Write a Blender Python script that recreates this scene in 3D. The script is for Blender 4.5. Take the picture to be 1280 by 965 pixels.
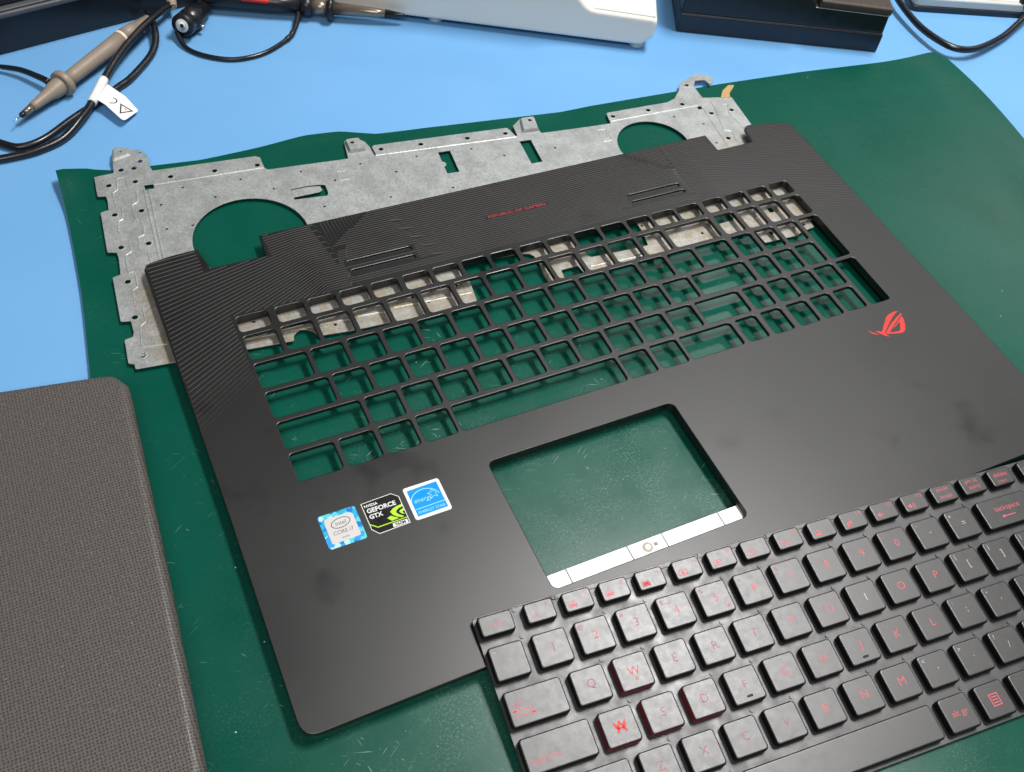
import bpy, bmesh, math, random
from mathutils import Vector, Matrix, geometry

for _o in list(bpy.data.objects):
    bpy.data.objects.remove(_o)
scene = bpy.context.scene
C = scene.collection
MM = 0.001
R = math.radians

# ---------------------------------------------------------------- camera
cam_d = bpy.data.cameras.new('camera')
cam = bpy.data.objects.new('camera', cam_d)
C.objects.link(cam)
cam_d.sensor_fit = 'HORIZONTAL'
cam_d.sensor_width = 36.0
cam_d.lens = 36.0 * 1273.41 / 1280.0
cam_d.clip_start = 0.01
cam_d.clip_end = 50.0
_r = Vector((0.902385, -0.418238, 0.103820))
_d = Vector((-0.270439, -0.737200, -0.619192))
_f = Vector((0.335506, 0.530673, -0.778346))
_m = Matrix(((_r.x, -_d.x, -_f.x), (_r.y, -_d.y, -_f.y), (_r.z, -_d.z, -_f.z))).to_4x4()
cam.matrix_world = Matrix.Translation(Vector((-56.093, -345.659, 404.844)) * MM) @ _m
scene.camera = cam

# ---------------------------------------------------------------- room light and added fill lamps
world = bpy.data.worlds.new('World')
scene.world = world
world.use_nodes = True
_bg = world.node_tree.nodes['Background']
_bg.inputs['Color'].default_value = (0.93, 0.97, 1.0, 1.0)
_bg.inputs['Strength'].default_value = 0.10


def ceiling_or_fill_lamp(name, loc, sx, sy, watts, col=(1.0, 0.985, 0.965)):
    """rectangular area light facing straight down"""
    l = bpy.data.lights.new(name, 'AREA')
    l.shape = 'RECTANGLE'
    l.size, l.size_y = sx, sy
    l.energy = watts
    l.color = col
    o = bpy.data.objects.new(name, l)
    C.objects.link(o)
    o.location = loc
    return o


ceiling_or_fill_lamp('ceiling_or_fill_lamp', (0.70, 0.05, 1.50), 0.27, 0.64, 33.0)
ceiling_or_fill_lamp('ceiling_or_fill_lamp', (1.47, 1.06, 1.60), 0.34, 0.28, 4.0)
ceiling_or_fill_lamp('ceiling_or_fill_lamp', (1.90, 0.60, 1.05), 0.80, 0.60, 3.5)  # added fill, not a known fitting; lightens the right side of the mat
ceiling_or_fill_lamp('ceiling_or_fill_lamp', (-0.45, -1.15, 1.55), 1.00, 0.80, 21.0)  # added soft fill behind the camera, standing in for ambient light

scene.view_settings.view_transform = 'Standard'
scene.view_settings.look = 'None'
scene.view_settings.exposure = 0.0
scene.view_settings.gamma = 1.0
scene.view_settings.use_curve_mapping = False
scene.render.engine = 'CYCLES'

# measured layout, millimetres on the bench (x right, y away from the user)
D = {
    'p_ltop': [(-44.1,149.2),(-33.3,149.4),(-32.1,156.9),(-30.2,168.9),(-28.2,171.7),(-23.6,170.7),(-21.3,168.1),(-15.7,166.3),(-13.4,162.2),(-12.4,157.7),(-13.0,148.5),(-12.4,145.0)],
    'p_ltab': [(49.7,138.8),(49.1,128.5),(50.3,125.9)],
    'p_left': [(-44.1,149.2),(-45.5,132.3),(-41.3,131.4),(-41.0,127.8),(-42.1,119.5),(-46.5,118.8),(-47.8,102.8)],
    'p_arm': [(-49.3,86.8),(-44.8,85.3),(-44.7,80.2),(-46.3,68.4),(-50.5,67.4),(-53.1,35.5),(-48.3,34.3),(-48.6,26.0),(-49.5,23.5),(-53.8,22.8),(-55.3,7.1),(-52.6,5.6),(-52.9,2.3),(-34.7,0.4)],
    'h_l': [(-37.9,139.6),(-39.8,114.7),(-28.9,150.8),(-21.7,150.3),(-23.6,138.6),(-4.1,136.9),(-25.6,113.6),(-27.3,167.6),(-16.5,162.3),(-17.3,155.3)],
    'h_arm': [(-41.9,88.3),(-27.7,86.9),(-43.9,62.0),(-45.9,36.1),(-47.8,10.0)],
    'h_top': [(20.6,134.4),(45.1,131.9)],
    's_a': [(0.1,125.7),(-14.5,115.2),(-16.1,94.9),(-2.4,93.5)],
    's_b': [(32.6,122.7),(15.2,112.4),(48.2,109.0),(67.4,118.7),(83.8,105.4),(70.8,85.6)],
    'slot': [(-19.6,134.1),(-14.5,133.4),(-14.9,129.9),(-19.8,129.7)],
    'g_v': [(-20.5,130.0),(-23.3,94.6)],
    'g_v2': [(-18.0,129.1),(-21.0,93.9)],
    'g_h': [(-14.6,133.0),(15.9,130.9)],
    'emb': [(-32.7,144.2),(-28.5,144.2),(-27.4,143.0),(-28.5,133.9),(-25.5,132.5),(-24.9,127.8),(-26.0,121.1),(-29.6,119.7),(-30.1,113.8),(-30.0,107.8),(-27.3,106.9),(-28.0,96.2)],
    'emb2': [(-32.7,144.2),(-34.2,134.4),(-37.3,132.7),(-37.9,121.6),(-35.2,118.9),(-36.3,109.9),(-39.2,108.7),(-40.6,100.4)],
    'emb3': [(-40.3,95.2),(-37.0,93.5),(-37.4,83.4),(-41.1,81.5),(-42.3,68.2),(-39.0,68.3),(-40.0,56.5),(-43.1,55.2),(-44.1,43.2),(-40.8,42.0),(-41.6,31.4),(-44.8,29.1),(-47.0,15.5),(-35.1,13.4)],
    'emb4': [(-26.9,101.2),(-28.5,93.9),(-32.0,93.1),(-33.0,83.1),(-29.6,81.4),(-29.8,71.4)],
    'p_top': [(14.2,142.5),(46.1,140.1),(48.6,138.2),(48.4,128.7),(49.6,126.2),(97.5,121.5)],
    'circL': [(2.5,96.4),(11.0,102.2),(22.8,106.6),(33.2,105.2),(42.8,98.4),(50.9,86.9),(57.0,74.0)],
    'hook': [(57.1,105.6),(67.9,105.5),(74.3,104.3),(77.0,103.2),(76.6,96.4),(75.4,93.9),(56.5,96.4),(56.8,98.3),(72.0,98.3),(74.2,99.5),(73.9,103.0),(67.6,104.5),(57.2,104.7)],
    'p_mid1': [(97.6,122.1),(100.3,137.3),(102.5,138.7),(109.7,137.0),(112.4,133.5),(113.5,128.8),(113.6,119.6),(114.6,120.1),(114.8,127.5),(116.3,128.8),(202.3,120.1),(203.2,118.0),(204.5,110.3),(205.6,111.2),(206.8,120.5),(214.2,125.7),(223.5,124.2),(221.2,111.5),(221.6,108.6)],
    'h_mid': [(104.0,132.6),(119.3,124.0),(144.2,121.1),(174.1,117.9),(199.1,115.2),(218.5,120.3)],
    's_mid': [(102.9,114.8),(137.5,111.3),(120.7,101.6),(109.7,81.5),(147.7,77.8),(172.4,107.7),(189.5,95.7),(223.4,92.8)],
    'rect1': [(151.4,110.8),(159.0,110.2),(156.9,90.1),(149.3,90.6)],
    'rect2': [(204.4,105.4),(211.9,104.7),(209.8,83.1),(202.5,83.4)],
    'g_mid': [(114.4,119.5),(204.4,110.1)],
    'p_r': [(256.3,105.1),(269.6,104.2),(271.8,114.1),(273.3,114.8),(317.6,112.8),(324.9,115.0),(332.1,121.6),(337.5,128.9),(346.1,132.1),(352.5,135.1),(358.3,133.5),(364.1,130.1),(361.2,123.5),(357.6,121.3),(356.7,127.3),(349.6,128.6),(345.3,123.3),(344.5,114.7),(344.4,110.0),(364.6,104.8),(361.2,74.7),(356.7,74.5),(352.7,66.7),(351.4,59.0)],
    'tape': [(356.6,106.4),(362.3,112.7),(369.6,117.0),(373.9,115.7),(365.3,108.6),(363.0,104.4)],
    'h_r': [(274.6,110.2),(300.8,109.1),(326.8,107.9),(340.9,125.6),(341.1,93.5),(356.7,92.5),(337.9,67.2)],
    's_r': [(314.4,97.8),(329.8,85.1),(327.5,65.4)],
    'circR': [(262.7,73.8),(264.6,83.9),(268.7,91.3),(274.8,96.7),(280.8,99.3),(294.7,99.9),(302.4,94.9),(307.6,85.9),(310.4,74.7)],
    'g_r1': [(270.6,106.1),(336.2,103.8)],
    'g_r2': [(338.6,101.5),(332.9,59.7)],
    'slotR': [(335.4,102.5),(338.5,102.3),(337.9,99.4),(334.7,99.6)],
    'emb5': [(347.5,105.1),(346.2,96.1),(343.2,87.8),(339.6,75.3),(344.3,72.3),(341.4,62.8)],
    'emb6': [(352.9,98.8),(357.5,99.0),(352.2,88.1),(353.6,80.0),(353.3,71.0)],
    'mat_top': [(-48.0,160.4),(-29.3,153.7),(-11.4,152.4),(15.6,149.2),(54.1,149.5),(79.5,151.1),(101.8,149.1),(122.4,141.1),(153.3,138.2),(244.6,127.4),(268.5,127.3),(367.3,122.9),(432.8,118.3),(500.0,111.0),(546.4,107.0)],
    'mat_tl': [(-62.8,156.6)],
    'mat_tr': [(550.8,95.9)],
    'mat_left': [(-66.6,110.8),(-70.2,61.7),(-76.1,9.1)],
    'mat_right': [(547.6,65.3),(539.5,26.4),(532.8,-5.2)],
    'instr_front': [(-76.7,280.2),(-47.9,280.9),(-17.7,284.3),(6.3,289.8),(34.5,298.6)],
    'white_front': [(153.0,272.8),(250.3,215.4),(327.3,178.6)],
    'white_end': [(335.3,176.2),(355.0,195.5)],
    'white_foot': [(333.9,183.0)],
    'chg_front': [(371.8,190.0),(456.2,150.5),(507.6,124.3),(562.3,171.0)],
    'grey_front': [(578.5,169.0),(586.4,158.7),(649.9,133.3)],
    'probe': [(-75.3,210.7),(-71.0,215.8),(-63.6,223.2),(-48.8,235.3),(-40.5,243.0),(-2.5,271.3),(4.0,276.0),(13.1,283.0),(19.0,289.0)],
    'cableA': [(37.0,302.9),(27.2,292.7),(14.9,279.8),(1.7,265.8),(-9.7,251.9),(-21.1,234.2),(-31.2,216.2),(-40.7,202.9),(-53.3,191.0),(-67.7,184.8),(-81.1,182.9),(-102.3,183.7)],
    'cableB': [(20.2,298.6),(19.8,278.4),(13.4,261.5),(-3.9,239.6),(-14.0,231.3),(-27.1,220.8),(-45.8,207.6),(-64.1,193.6),(-77.8,190.2),(-87.7,197.1),(-99.1,208.3)],
    'reliefA': [(39.2,326.4),(36.6,299.6)],
    'tag': [(-30.6,217.3),(-21.3,235.6),(-11.7,217.5),(-7.9,203.9),(-18.2,193.2),(-25.2,211.6)],
    'lead': [(-89.5,276.5),(-76.6,269.3),(-64.3,258.8),(-52.3,240.7)],
    'bnc': [(35.9,274.7),(59.7,293.7)],
    'bnclead': [(32.9,274.7),(35.2,262.7),(44.2,250.9),(60.1,241.7),(78.7,242.0),(95.8,250.4),(107.8,260.6),(119.5,283.5)],
    'bprobe': [(59.1,305.3),(77.4,292.2),(93.9,282.7),(113.7,274.4),(128.3,267.4),(170.0,255.1),(184.1,250.2)],
    'rcable': [(565.2,182.7),(559.0,166.9),(554.5,136.5),(555.7,112.3),(563.8,100.5),(581.9,98.5),(613.7,106.8),(637.0,115.9),(659.7,125.6)],
    'conn': [(662.6,156.6),(651.9,126.4)],
    'lid': [(-111.5,0.0),(-91.1,-2.9),(-70.3,-6.0),(-63.6,-8.9),(-59.3,-14.6),(-58.2,-23.1),(-61.6,-81.6),(-64.5,-129.6),(-67.9,-175.3),(-70.1,-205.3)],
    'emA': [(316.3,-108.0),(317.1,-109.0),(318.8,-111.0),(320.6,-112.9),(318.6,-111.9),(317.3,-111.0)],
    'emB': [(320.0,-109.8),(321.8,-110.5),(323.2,-111.5),(325.3,-110.0),(327.3,-108.1),(330.1,-105.8),(332.6,-103.4),(335.7,-102.2),(339.2,-101.5),(342.5,-101.9),(339.6,-102.9),(336.5,-104.5),(332.3,-107.2),(328.5,-109.8),(324.7,-112.6),(324.7,-114.6),(325.7,-116.3),(323.1,-114.5),(321.9,-112.9)],
    'emC': [(325.0,-113.1),(328.8,-110.5),(332.6,-108.3),(338.2,-105.7),(343.2,-103.7),(343.0,-104.6),(336.8,-107.9),(331.5,-110.9),(326.1,-114.3)],
    'emD': [(327.4,-113.6),(333.0,-114.5),(334.6,-113.9),(337.5,-110.0),(337.8,-108.9),(331.8,-111.6),(330.7,-111.9),(337.7,-108.2),(342.0,-105.7),(341.8,-107.6),(340.4,-110.4),(338.4,-113.6),(336.7,-115.3),(334.4,-116.1),(329.8,-115.2),(326.4,-114.3)],
    'kb': [(70.822,-209.286,13.199),(0.99632,-0.08569,-0.00036),(0.08543,0.99288,0.08303)],
}

# ---------------------------------------------------------------- helpers
def tag(o, label=None, cat=None, group=None, kind=None):
    if label: o['label'] = label
    if cat: o['category'] = cat
    if group: o['group'] = group
    if kind: o['kind'] = kind
    return o


def empty(name, loc_mm=(0, 0, 0), rot=None):
    o = bpy.data.objects.new(name, None)
    C.objects.link(o)
    o.empty_display_size = 0.01
    m = Matrix.Translation(Vector(loc_mm) * MM)
    if rot is not None:
        m = m @ rot.to_4x4()
    o.matrix_world = m
    return o


def link(name, me, mats, parent=None, loc_mm=None, smooth=False):
    if not isinstance(mats, (list, tuple)):
        mats = [mats]
    if not me.materials:
        for m in mats:
            me.materials.append(m)
    if smooth:
        for p in me.polygons:
            p.use_smooth = True
    o = bpy.data.objects.new(name, me)
    C.objects.link(o)
    if parent is not None:
        o.parent = parent
    if loc_mm is not None:
        o.location = Vector(loc_mm) * MM
    return o


class MB:
    """collects faces (millimetres) for one mesh"""

    def __init__(self):
        self.v, self.f, self.mi = [], [], []

    def add(self, verts, faces, mi=0, M=None):
        b = len(self.v)
        if M is not None:
            verts = [tuple(M @ Vector(q)) for q in verts]
        self.v += [tuple(q) for q in verts]
        self.f += [tuple(i + b for i in q) for q in faces]
        self.mi += [mi] * len(faces)
        return self

    def mesh(self, name, recalc=True, org=(0, 0, 0)):
        me = bpy.data.meshes.new(name)
        me.from_pydata([((x - org[0]) * MM, (y - org[1]) * MM, (z - org[2]) * MM) for x, y, z in self.v], [], self.f)
        me.polygons.foreach_set('material_index', self.mi)
        if recalc:
            bm = bmesh.new()
            bm.from_mesh(me)
            bmesh.ops.recalc_face_normals(bm, faces=bm.faces)
            bm.to_mesh(me)
            bm.free()
        me.update()
        return me


def area(p):
    return sum(p[i - 1][0] * p[i][1] - p[i][0] * p[i - 1][1] for i in range(len(p))) / 2


def ccw(p):
    p = [(float(a), float(b)) for a, b in p]
    return p if area(p) > 0 else p[::-1]


def inset(p, d):
    """move a ccw loop inwards by d"""
    n = len(p)
    out = []
    for i in range(n):
        a, b, c = Vector(p[i - 1]), Vector(p[i]), Vector(p[(i + 1) % n])
        e1, e2 = (b - a), (c - b)
        if e1.length < 1e-6 or e2.length < 1e-6:
            out.append(tuple(b))
            continue
        n1 = Vector((-e1.y, e1.x)).normalized()
        n2 = Vector((-e2.y, e2.x)).normalized()
        k = n1 + n2
        k = k / max(0.35, k.length_squared / 2) if k.length > 1e-4 else n1
        out.append((b.x + k.x * d, b.y + k.y * d))
    return out


def rrect(x0, y0, x1, y1, r, n=4):
    out = []
    for cx, cy, a0 in ((x1 - r, y0 + r, -90), (x1 - r, y1 - r, 0), (x0 + r, y1 - r, 90), (x0 + r, y0 + r, 180)):
        for k in range(n + 1):
            a = R(a0 + 90.0 * k / n)
            out.append((cx + r * math.cos(a), cy + r * math.sin(a)))
    return out


def circ(x, y, r, n=12):
    return [(x + r * math.cos(2 * math.pi * k / n), y + r * math.sin(2 * math.pi * k / n)) for k in range(n)]


def rounded(p, r, n=4):
    """round the corners of a polygon; r a number or a list"""
    out = []
    m = len(p)
    for i in range(m):
        a, b, c = Vector(p[i - 1]), Vector(p[i]), Vector(p[(i + 1) % m])
        rr = r[i] if isinstance(r, (list, tuple)) else r
        u, w = (a - b), (c - b)
        lu, lw = u.length, w.length
        if rr <= 0 or lu < 1e-6 or lw < 1e-6:
            out.append(tuple(b))
            continue
        u, w = u / lu, w / lw
        ang = math.acos(max(-1, min(1, u.dot(w))))
        if ang > 3.05:
            out.append(tuple(b))
            continue
        t = min(rr / math.tan(ang / 2), lu * 0.48, lw * 0.48)
        A, B = b + u * t, b + w * t
        for k in range(n + 1):
            s = k / n
            q = A * (1 - s) ** 2 + b * 2 * s * (1 - s) + B * s * s
            out.append(tuple(q))
    return out


def fill(loops):
    vl = [[Vector((x, y, 0)) for x, y in l] for l in loops]
    return geometry.tessellate_polygon(vl)


def prism(mb, outline, holes=(), z0=0.0, z1=1.0, b=0.0, mi=0, M=None, bottom=True, zf=None, steps=1):
    """solid slab with holes; top edge rounded by b"""
    outer = ccw(outline)
    hs = [ccw(h)[::-1] for h in holes]
    loops = [outer] + hs
    zt = (lambda x, y: z1) if zf is None else (lambda x, y: z1 + zf(x, y))
    zb = (lambda x, y: z0) if zf is None else (lambda x, y: z0 + zf(x, y))
    ins = [inset(l, b) if b > 0 else l for l in loops]
    verts = [(x, y, zt(x, y)) for l in ins for x, y in l]
    tris = fill(ins)
    mb.add(verts, tris, mi, M)
    if bottom:
        mb.add([(x, y, zb(x, y)) for l in loops for x, y in l], fill(loops), mi, M)
    for l, li in zip(loops, ins):
        n = len(l)
        rings = []
        if b > 0:
            rings.append([(x, y, zt(x, y)) for x, y in li])
            for k in range(1, steps):
                a = math.pi / 2 * k / steps
                lk = inset(l, b * (1 - math.sin(a)))
                rings.append([(x, y, zt(x, y) - b * (1 - math.cos(a))) for x, y in lk])
            rings.append([(x, y, zt(x, y) - b) for x, y in l])
        else:
            rings.append([(x, y, zt(x, y)) for x, y in l])
        rings.append([(x, y, zb(x, y)) for x, y in l])
        v = [q for r_ in rings for q in r_]
        f = []
        for k in range(len(rings) - 1):
            for i in range(n):
                j = (i + 1) % n
                f.append((k * n + i, (k + 1) * n + i, (k + 1) * n + j, k * n + j))
        mb.add(v, f, mi, M)
    return mb


def merge(me, d=1e-6):
    bm = bmesh.new()
    bm.from_mesh(me)
    bmesh.ops.remove_doubles(bm, verts=bm.verts, dist=d)
    bmesh.ops.recalc_face_normals(bm, faces=bm.faces)
    bm.to_mesh(me)
    bm.free()
    return me


def slab(name, outline, holes, z0, z1, b, mat, parent=None, org=(0, 0, 0), M=None, steps=1):
    mb = MB()
    prism(mb, outline, holes, z0, z1, b, M=M, steps=steps)
    return link(name, merge(mb.mesh(name, org=org)), mat, parent)


def spline(pts, n=6, closed=False):
    P = [Vector(q) for q in pts]
    out = []
    m = len(P)
    for i in range(m - 1):
        p0, p1, p2, p3 = P[max(0, i - 1)], P[i], P[i + 1], P[min(m - 1, i + 2)]
        for k in range(n):
            t = k / n
            out.append(0.5 * ((2 * p1) + (p2 - p0) * t + (2 * p0 - 5 * p1 + 4 * p2 - p3) * t * t + (3 * p1 - p0 - 3 * p2 + p3) * t ** 3))
    out.append(P[-1])
    return out


def tube(mb, pts, r, n=10, mi=0, cap=True):
    P = [Vector(q) for q in pts]
    rr = r if isinstance(r, (list, tuple)) else [r] * len(P)
    t0 = (P[1] - P[0]).normalized()
    up = Vector((0, 0, 1)) if abs(t0.z) < 0.9 else Vector((1, 0, 0))
    nrm = (up - t0 * up.dot(t0)).normalized()
    v, f = [], []
    for i, q in enumerate(P):
        t = (P[min(i + 1, len(P) - 1)] - P[max(i - 1, 0)]).normalized()
        nrm = (nrm - t * nrm.dot(t)).normalized()
        bi = t.cross(nrm)
        for k in range(n):
            a = 2 * math.pi * k / n
            v.append(tuple(q + (nrm * math.cos(a) + bi * math.sin(a)) * rr[i]))
        if i:
            for k in range(n):
                j = (k + 1) % n
                f.append(((i - 1) * n + k, (i - 1) * n + j, i * n + j, i * n + k))
    if cap:
        f.append(tuple(range(n - 1, -1, -1)))
        f.append(tuple(range((len(P) - 1) * n, len(P) * n)))
    mb.add(v, f, mi)
    return mb


def lathe(mb, A, B, prof, n=24, mi=0):
    """profile (distance along A->B in mm, radius)"""
    A, B = Vector(A), Vector(B)
    d = (B - A).normalized()
    return tube(mb, [A + d * t for t, _ in prof], [max(r, 0.01) for _, r in prof], n, mi)


def ridge(mb, pts, w, h, z, zf=None):
    """triangular raised line along a polyline"""
    P = [Vector((a, b)) for a, b in pts]
    v, f = [], []
    m = len(P)
    for i in range(m):
        t = (P[min(i + 1, m - 1)] - P[max(i - 1, 0)])
        t = t.normalized() if t.length > 1e-9 else Vector((1, 0))
        n = Vector((-t.y, t.x))
        zz = z + (zf(P[i].x, P[i].y) if zf else 0)
        for s, dz in ((-w / 2, -0.02), (0, h), (w / 2, -0.02)):
            q = P[i] + n * s
            v.append((q.x, q.y, zz + dz))
        if i:
            a = (i - 1) * 3
            f += [(a, a + 3, a + 4, a + 1), (a + 1, a + 4, a + 5, a + 2)]
    mb.add(v, f)
    return mb


_tcache = {}


def text_polys(s, size, thin=0.0):
    """flat mesh data of a word, centred on its box"""
    key = (s, size, thin)
    if key in _tcache:
        return _tcache[key]
    c = bpy.data.curves.new('lettering', 'FONT')
    c.body = s
    c.size = size
    c.align_x = 'CENTER'
    c.offset = thin
    c.resolution_u = 3
    o = bpy.data.objects.new('lettering', c)
    me = bpy.data.meshes.new_from_object(o)
    V = [tuple(q.co) for q in me.vertices]
    F = [tuple(p.vertices) for p in me.polygons]
    bpy.data.objects.remove(o)
    bpy.data.curves.remove(c)
    bpy.data.meshes.remove(me)
    if V:
        cx = (min(q[0] for q in V) + max(q[0] for q in V)) / 2
        cy = (min(q[1] for q in V) + max(q[1] for q in V)) / 2
        V = [(q[0] - cx, q[1] - cy, 0.0) for q in V]
    _tcache[key] = (V, F)
    return _tcache[key]


def put_text(mb, s, x, y, z, size, thin=0.0, sx=1.0, rot=0.0, mi=0, shear=0.0):
    V, F = text_polys(s, size, thin)
    ca, sa = math.cos(rot), math.sin(rot)
    VV = []
    for a, b, _ in V:
        a = a * sx + b * shear
        VV.append((x + a * ca - b * sa, y + a * sa + b * ca, z))
    mb.add(VV, F, mi)
    return mb


def flat(mb, loops, z, mi=0):
    loops = [ccw(loops[0])] + [ccw(h)[::-1] for h in loops[1:]]
    mb.add([(x, y, z) for l in loops for x, y in l], fill(loops), mi)
    return mb


# ---------------------------------------------------------------- materials
def nodes(name):
    m = bpy.data.materials.new(name)
    m.use_nodes = True
    nt = m.node_tree
    return m, nt, nt.nodes['Principled BSDF']


def N(nt, typ, **kw):
    n = nt.nodes.new(typ)
    for k, v in kw.items():
        if k in n.inputs.keys():
            n.inputs[k].default_value = v
        else:
            setattr(n, k, v)
    return n


def coords(nt, per_mm=1.0, stretch=(1, 1, 1)):
    tc = N(nt, 'ShaderNodeTexCoord')
    mp = N(nt, 'ShaderNodeMapping')
    k = 1000.0 * per_mm
    mp.inputs['Scale'].default_value = (k * stretch[0], k * stretch[1], k * stretch[2])
    nt.links.new(tc.outputs['Object'], mp.inputs['Vector'])
    return mp.outputs['Vector']


def noise(nt, vec, scale, detail=3.0, rough=0.55):
    n = N(nt, 'ShaderNodeTexNoise', Scale=scale, Detail=detail, Roughness=rough)
    nt.links.new(vec, n.inputs['Vector'])
    return n.outputs['Fac']


def ramp(nt, fac, lo, hi, a=0.0, b=1.0):
    n = N(nt, 'ShaderNodeMapRange')
    n.inputs['From Min'].default_value = lo
    n.inputs['From Max'].default_value = hi
    n.inputs['To Min'].default_value = a
    n.inputs['To Max'].default_value = b
    nt.links.new(fac, n.inputs['Value'])
    return n.outputs['Result']


def mathn(nt, op, a, b=None):
    n = N(nt, 'ShaderNodeMath', operation=op)
    for i, q in enumerate((a, b)):
        if q is None:
            continue
        if isinstance(q, (int, float)):
            n.inputs[i].default_value = q
        else:
            nt.links.new(q, n.inputs[i])
    return n.outputs[0]


def mix(nt, fac, c1, c2):
    n = N(nt, 'ShaderNodeMix', data_type='RGBA')
    if isinstance(fac, (int, float)):
        n.inputs[0].default_value = fac
    else:
        nt.links.new(fac, n.inputs[0])
    for i, c in ((6, c1), (7, c2)):
        if isinstance(c, tuple):
            n.inputs[i].default_value = (*c, 1)
        else:
            nt.links.new(c, n.inputs[i])
    return n.outputs[2]


def bump(nt, bs, h, strength=0.2, dist=0.0002):
    n = N(nt, 'ShaderNodeBump', Strength=strength, Distance=dist)
    nt.links.new(h, n.inputs['Height'])
    nt.links.new(n.outputs['Normal'], bs.inputs['Normal'])


def simple(name, col, rough=0.5, metal=0.0, var=0.12, vscale=0.05, grain=0.0, gscale=2.0, spec=0.5, rvar=0.08):
    m, nt, bs = nodes(name)
    v = coords(nt)
    f = noise(nt, v, vscale, 4)
    c = mix(nt, f, tuple(x * (1 - var) for x in col), tuple(min(1, x * (1 + var)) for x in col))
    nt.links.new(c, bs.inputs['Base Color'])
    nt.links.new(ramp(nt, noise(nt, v, vscale * 3.1, 4), 0.3, 0.7, rough - rvar, rough + rvar), bs.inputs['Roughness'])
    bs.inputs['Metallic'].default_value = metal
    bs.inputs['Specular IOR Level'].default_value = spec
    if grain:
        bump(nt, bs, noise(nt, v, gscale, 2), grain, 0.00005)
    return m


# blue bench covering
M_bench, nt, bs = nodes('blue_bench')
v = coords(nt)
c = mix(nt, ramp(nt, noise(nt, v, 0.012, 3), 0.3, 0.7), (0.142, 0.350, 0.63), (0.158, 0.368, 0.65))
nt.links.new(c, bs.inputs['Base Color'])
bs.inputs['Roughness'].default_value = 0.42
bs.inputs['Specular IOR Level'].default_value = 0.18
bump(nt, bs, noise(nt, v, 0.02, 2), 0.25, 0.002)

# green mat, worn and dusty round the working area
M_mat, nt, bs = nodes('green_mat')
v = coords(nt)
base = mix(nt, ramp(nt, noise(nt, v, 0.01, 3), 0.3, 0.7), (0.0003, 0.058, 0.038), (0.0008, 0.074, 0.049))
dist = N(nt, 'ShaderNodeVectorMath', operation='DISTANCE')
nt.links.new(v, dist.inputs[0])
dist.inputs[1].default_value = (110, -215, 0)
near = ramp(nt, dist.outputs['Value'], 50, 190, 1.0, 0.05)
cloud = ramp(nt, noise(nt, v, 0.035, 4, 0.6), 0.40, 0.68)
fine = ramp(nt, noise(nt, v, 0.9, 5, 0.75), 0.50, 0.66)
dust = mathn(nt, 'MULTIPLY', mathn(nt, 'MULTIPLY', cloud, fine), near)
dust = mathn(nt, 'MULTIPLY', dust, 0.30)
film = mathn(nt, 'MULTIPLY', mathn(nt, 'MULTIPLY', ramp(nt, noise(nt, v, 0.02, 5), 0.35, 0.75), near), 0.05)
# little white specks
vo = N(nt, 'ShaderNodeTexVoronoi', Scale=0.055)
nt.links.new(v, vo.inputs['Vector'])
spk = ramp(nt, vo.outputs['Distance'], 0.012, 0.024, 0.9, 0.0)
vo2 = N(nt, 'ShaderNodeTexVoronoi', Scale=0.21)
nt.links.new(v, vo2.inputs['Vector'])
spk2 = mathn(nt, 'MULTIPLY', ramp(nt, vo2.outputs['Distance'], 0.025, 0.06, 0.8, 0.0), near)
# scratches: short thin streaks in several directions
scr = None
for ang, stx, thr in ((20, 0.06, 0.70), (75, 0.10, 0.72), (-35, 0.07, 0.71), (50, 0.2, 0.72)):
    rot = N(nt, 'ShaderNodeVectorRotate')
    rot.rotation_type = 'Z_AXIS'
    rot.inputs['Angle'].default_value = R(ang)
    nt.links.new(v, rot.inputs['Vector'])
    mp_ = N(nt, 'ShaderNodeMapping')
    mp_.inputs['Scale'].default_value = (stx, 1.5, 1.0)
    mp_.inputs['Location'].default_value = (ang * 3.1, ang * 1.7, 0)
    nt.links.new(rot.outputs[0], mp_.inputs['Vector'])
    s_ = ramp(nt, noise(nt, mp_.outputs[0], 1.0, 1.5), thr, thr + 0.05)
    scr = s_ if scr is None else mathn(nt, 'MAXIMUM', scr, s_)
scr = mathn(nt, 'MULTIPLY', mathn(nt, 'MULTIPLY', scr, ramp(nt, noise(nt, v, 0.03, 3), 0.47, 0.66)), 0.8)
scr = mathn(nt, 'MULTIPLY', scr, ramp(nt, dist.outputs['Value'], 90, 330, 1.0, 0.12))
tot = mathn(nt, 'MAXIMUM', mathn(nt, 'MAXIMUM', dust, scr), mathn(nt, 'MAXIMUM', spk, spk2))
tot = mathn(nt, 'MINIMUM', mathn(nt, 'ADD', tot, film), 0.9)
nt.links.new(mix(nt, tot, base, (0.42, 0.56, 0.50)), bs.inputs['Base Color'])
rg = ramp(nt, noise(nt, v, 0.03, 4), 0.3, 0.7, 0.24, 0.30)
nt.links.new(mathn(nt, 'MINIMUM', mathn(nt, 'ADD', rg, mathn(nt, 'MULTIPLY', tot, 0.5)), 0.9), bs.inputs['Roughness'])
bs.inputs['Specular IOR Level'].default_value = 0.27
bump(nt, bs, noise(nt, v, 0.25, 3), 0.05, 0.0005)

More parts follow.
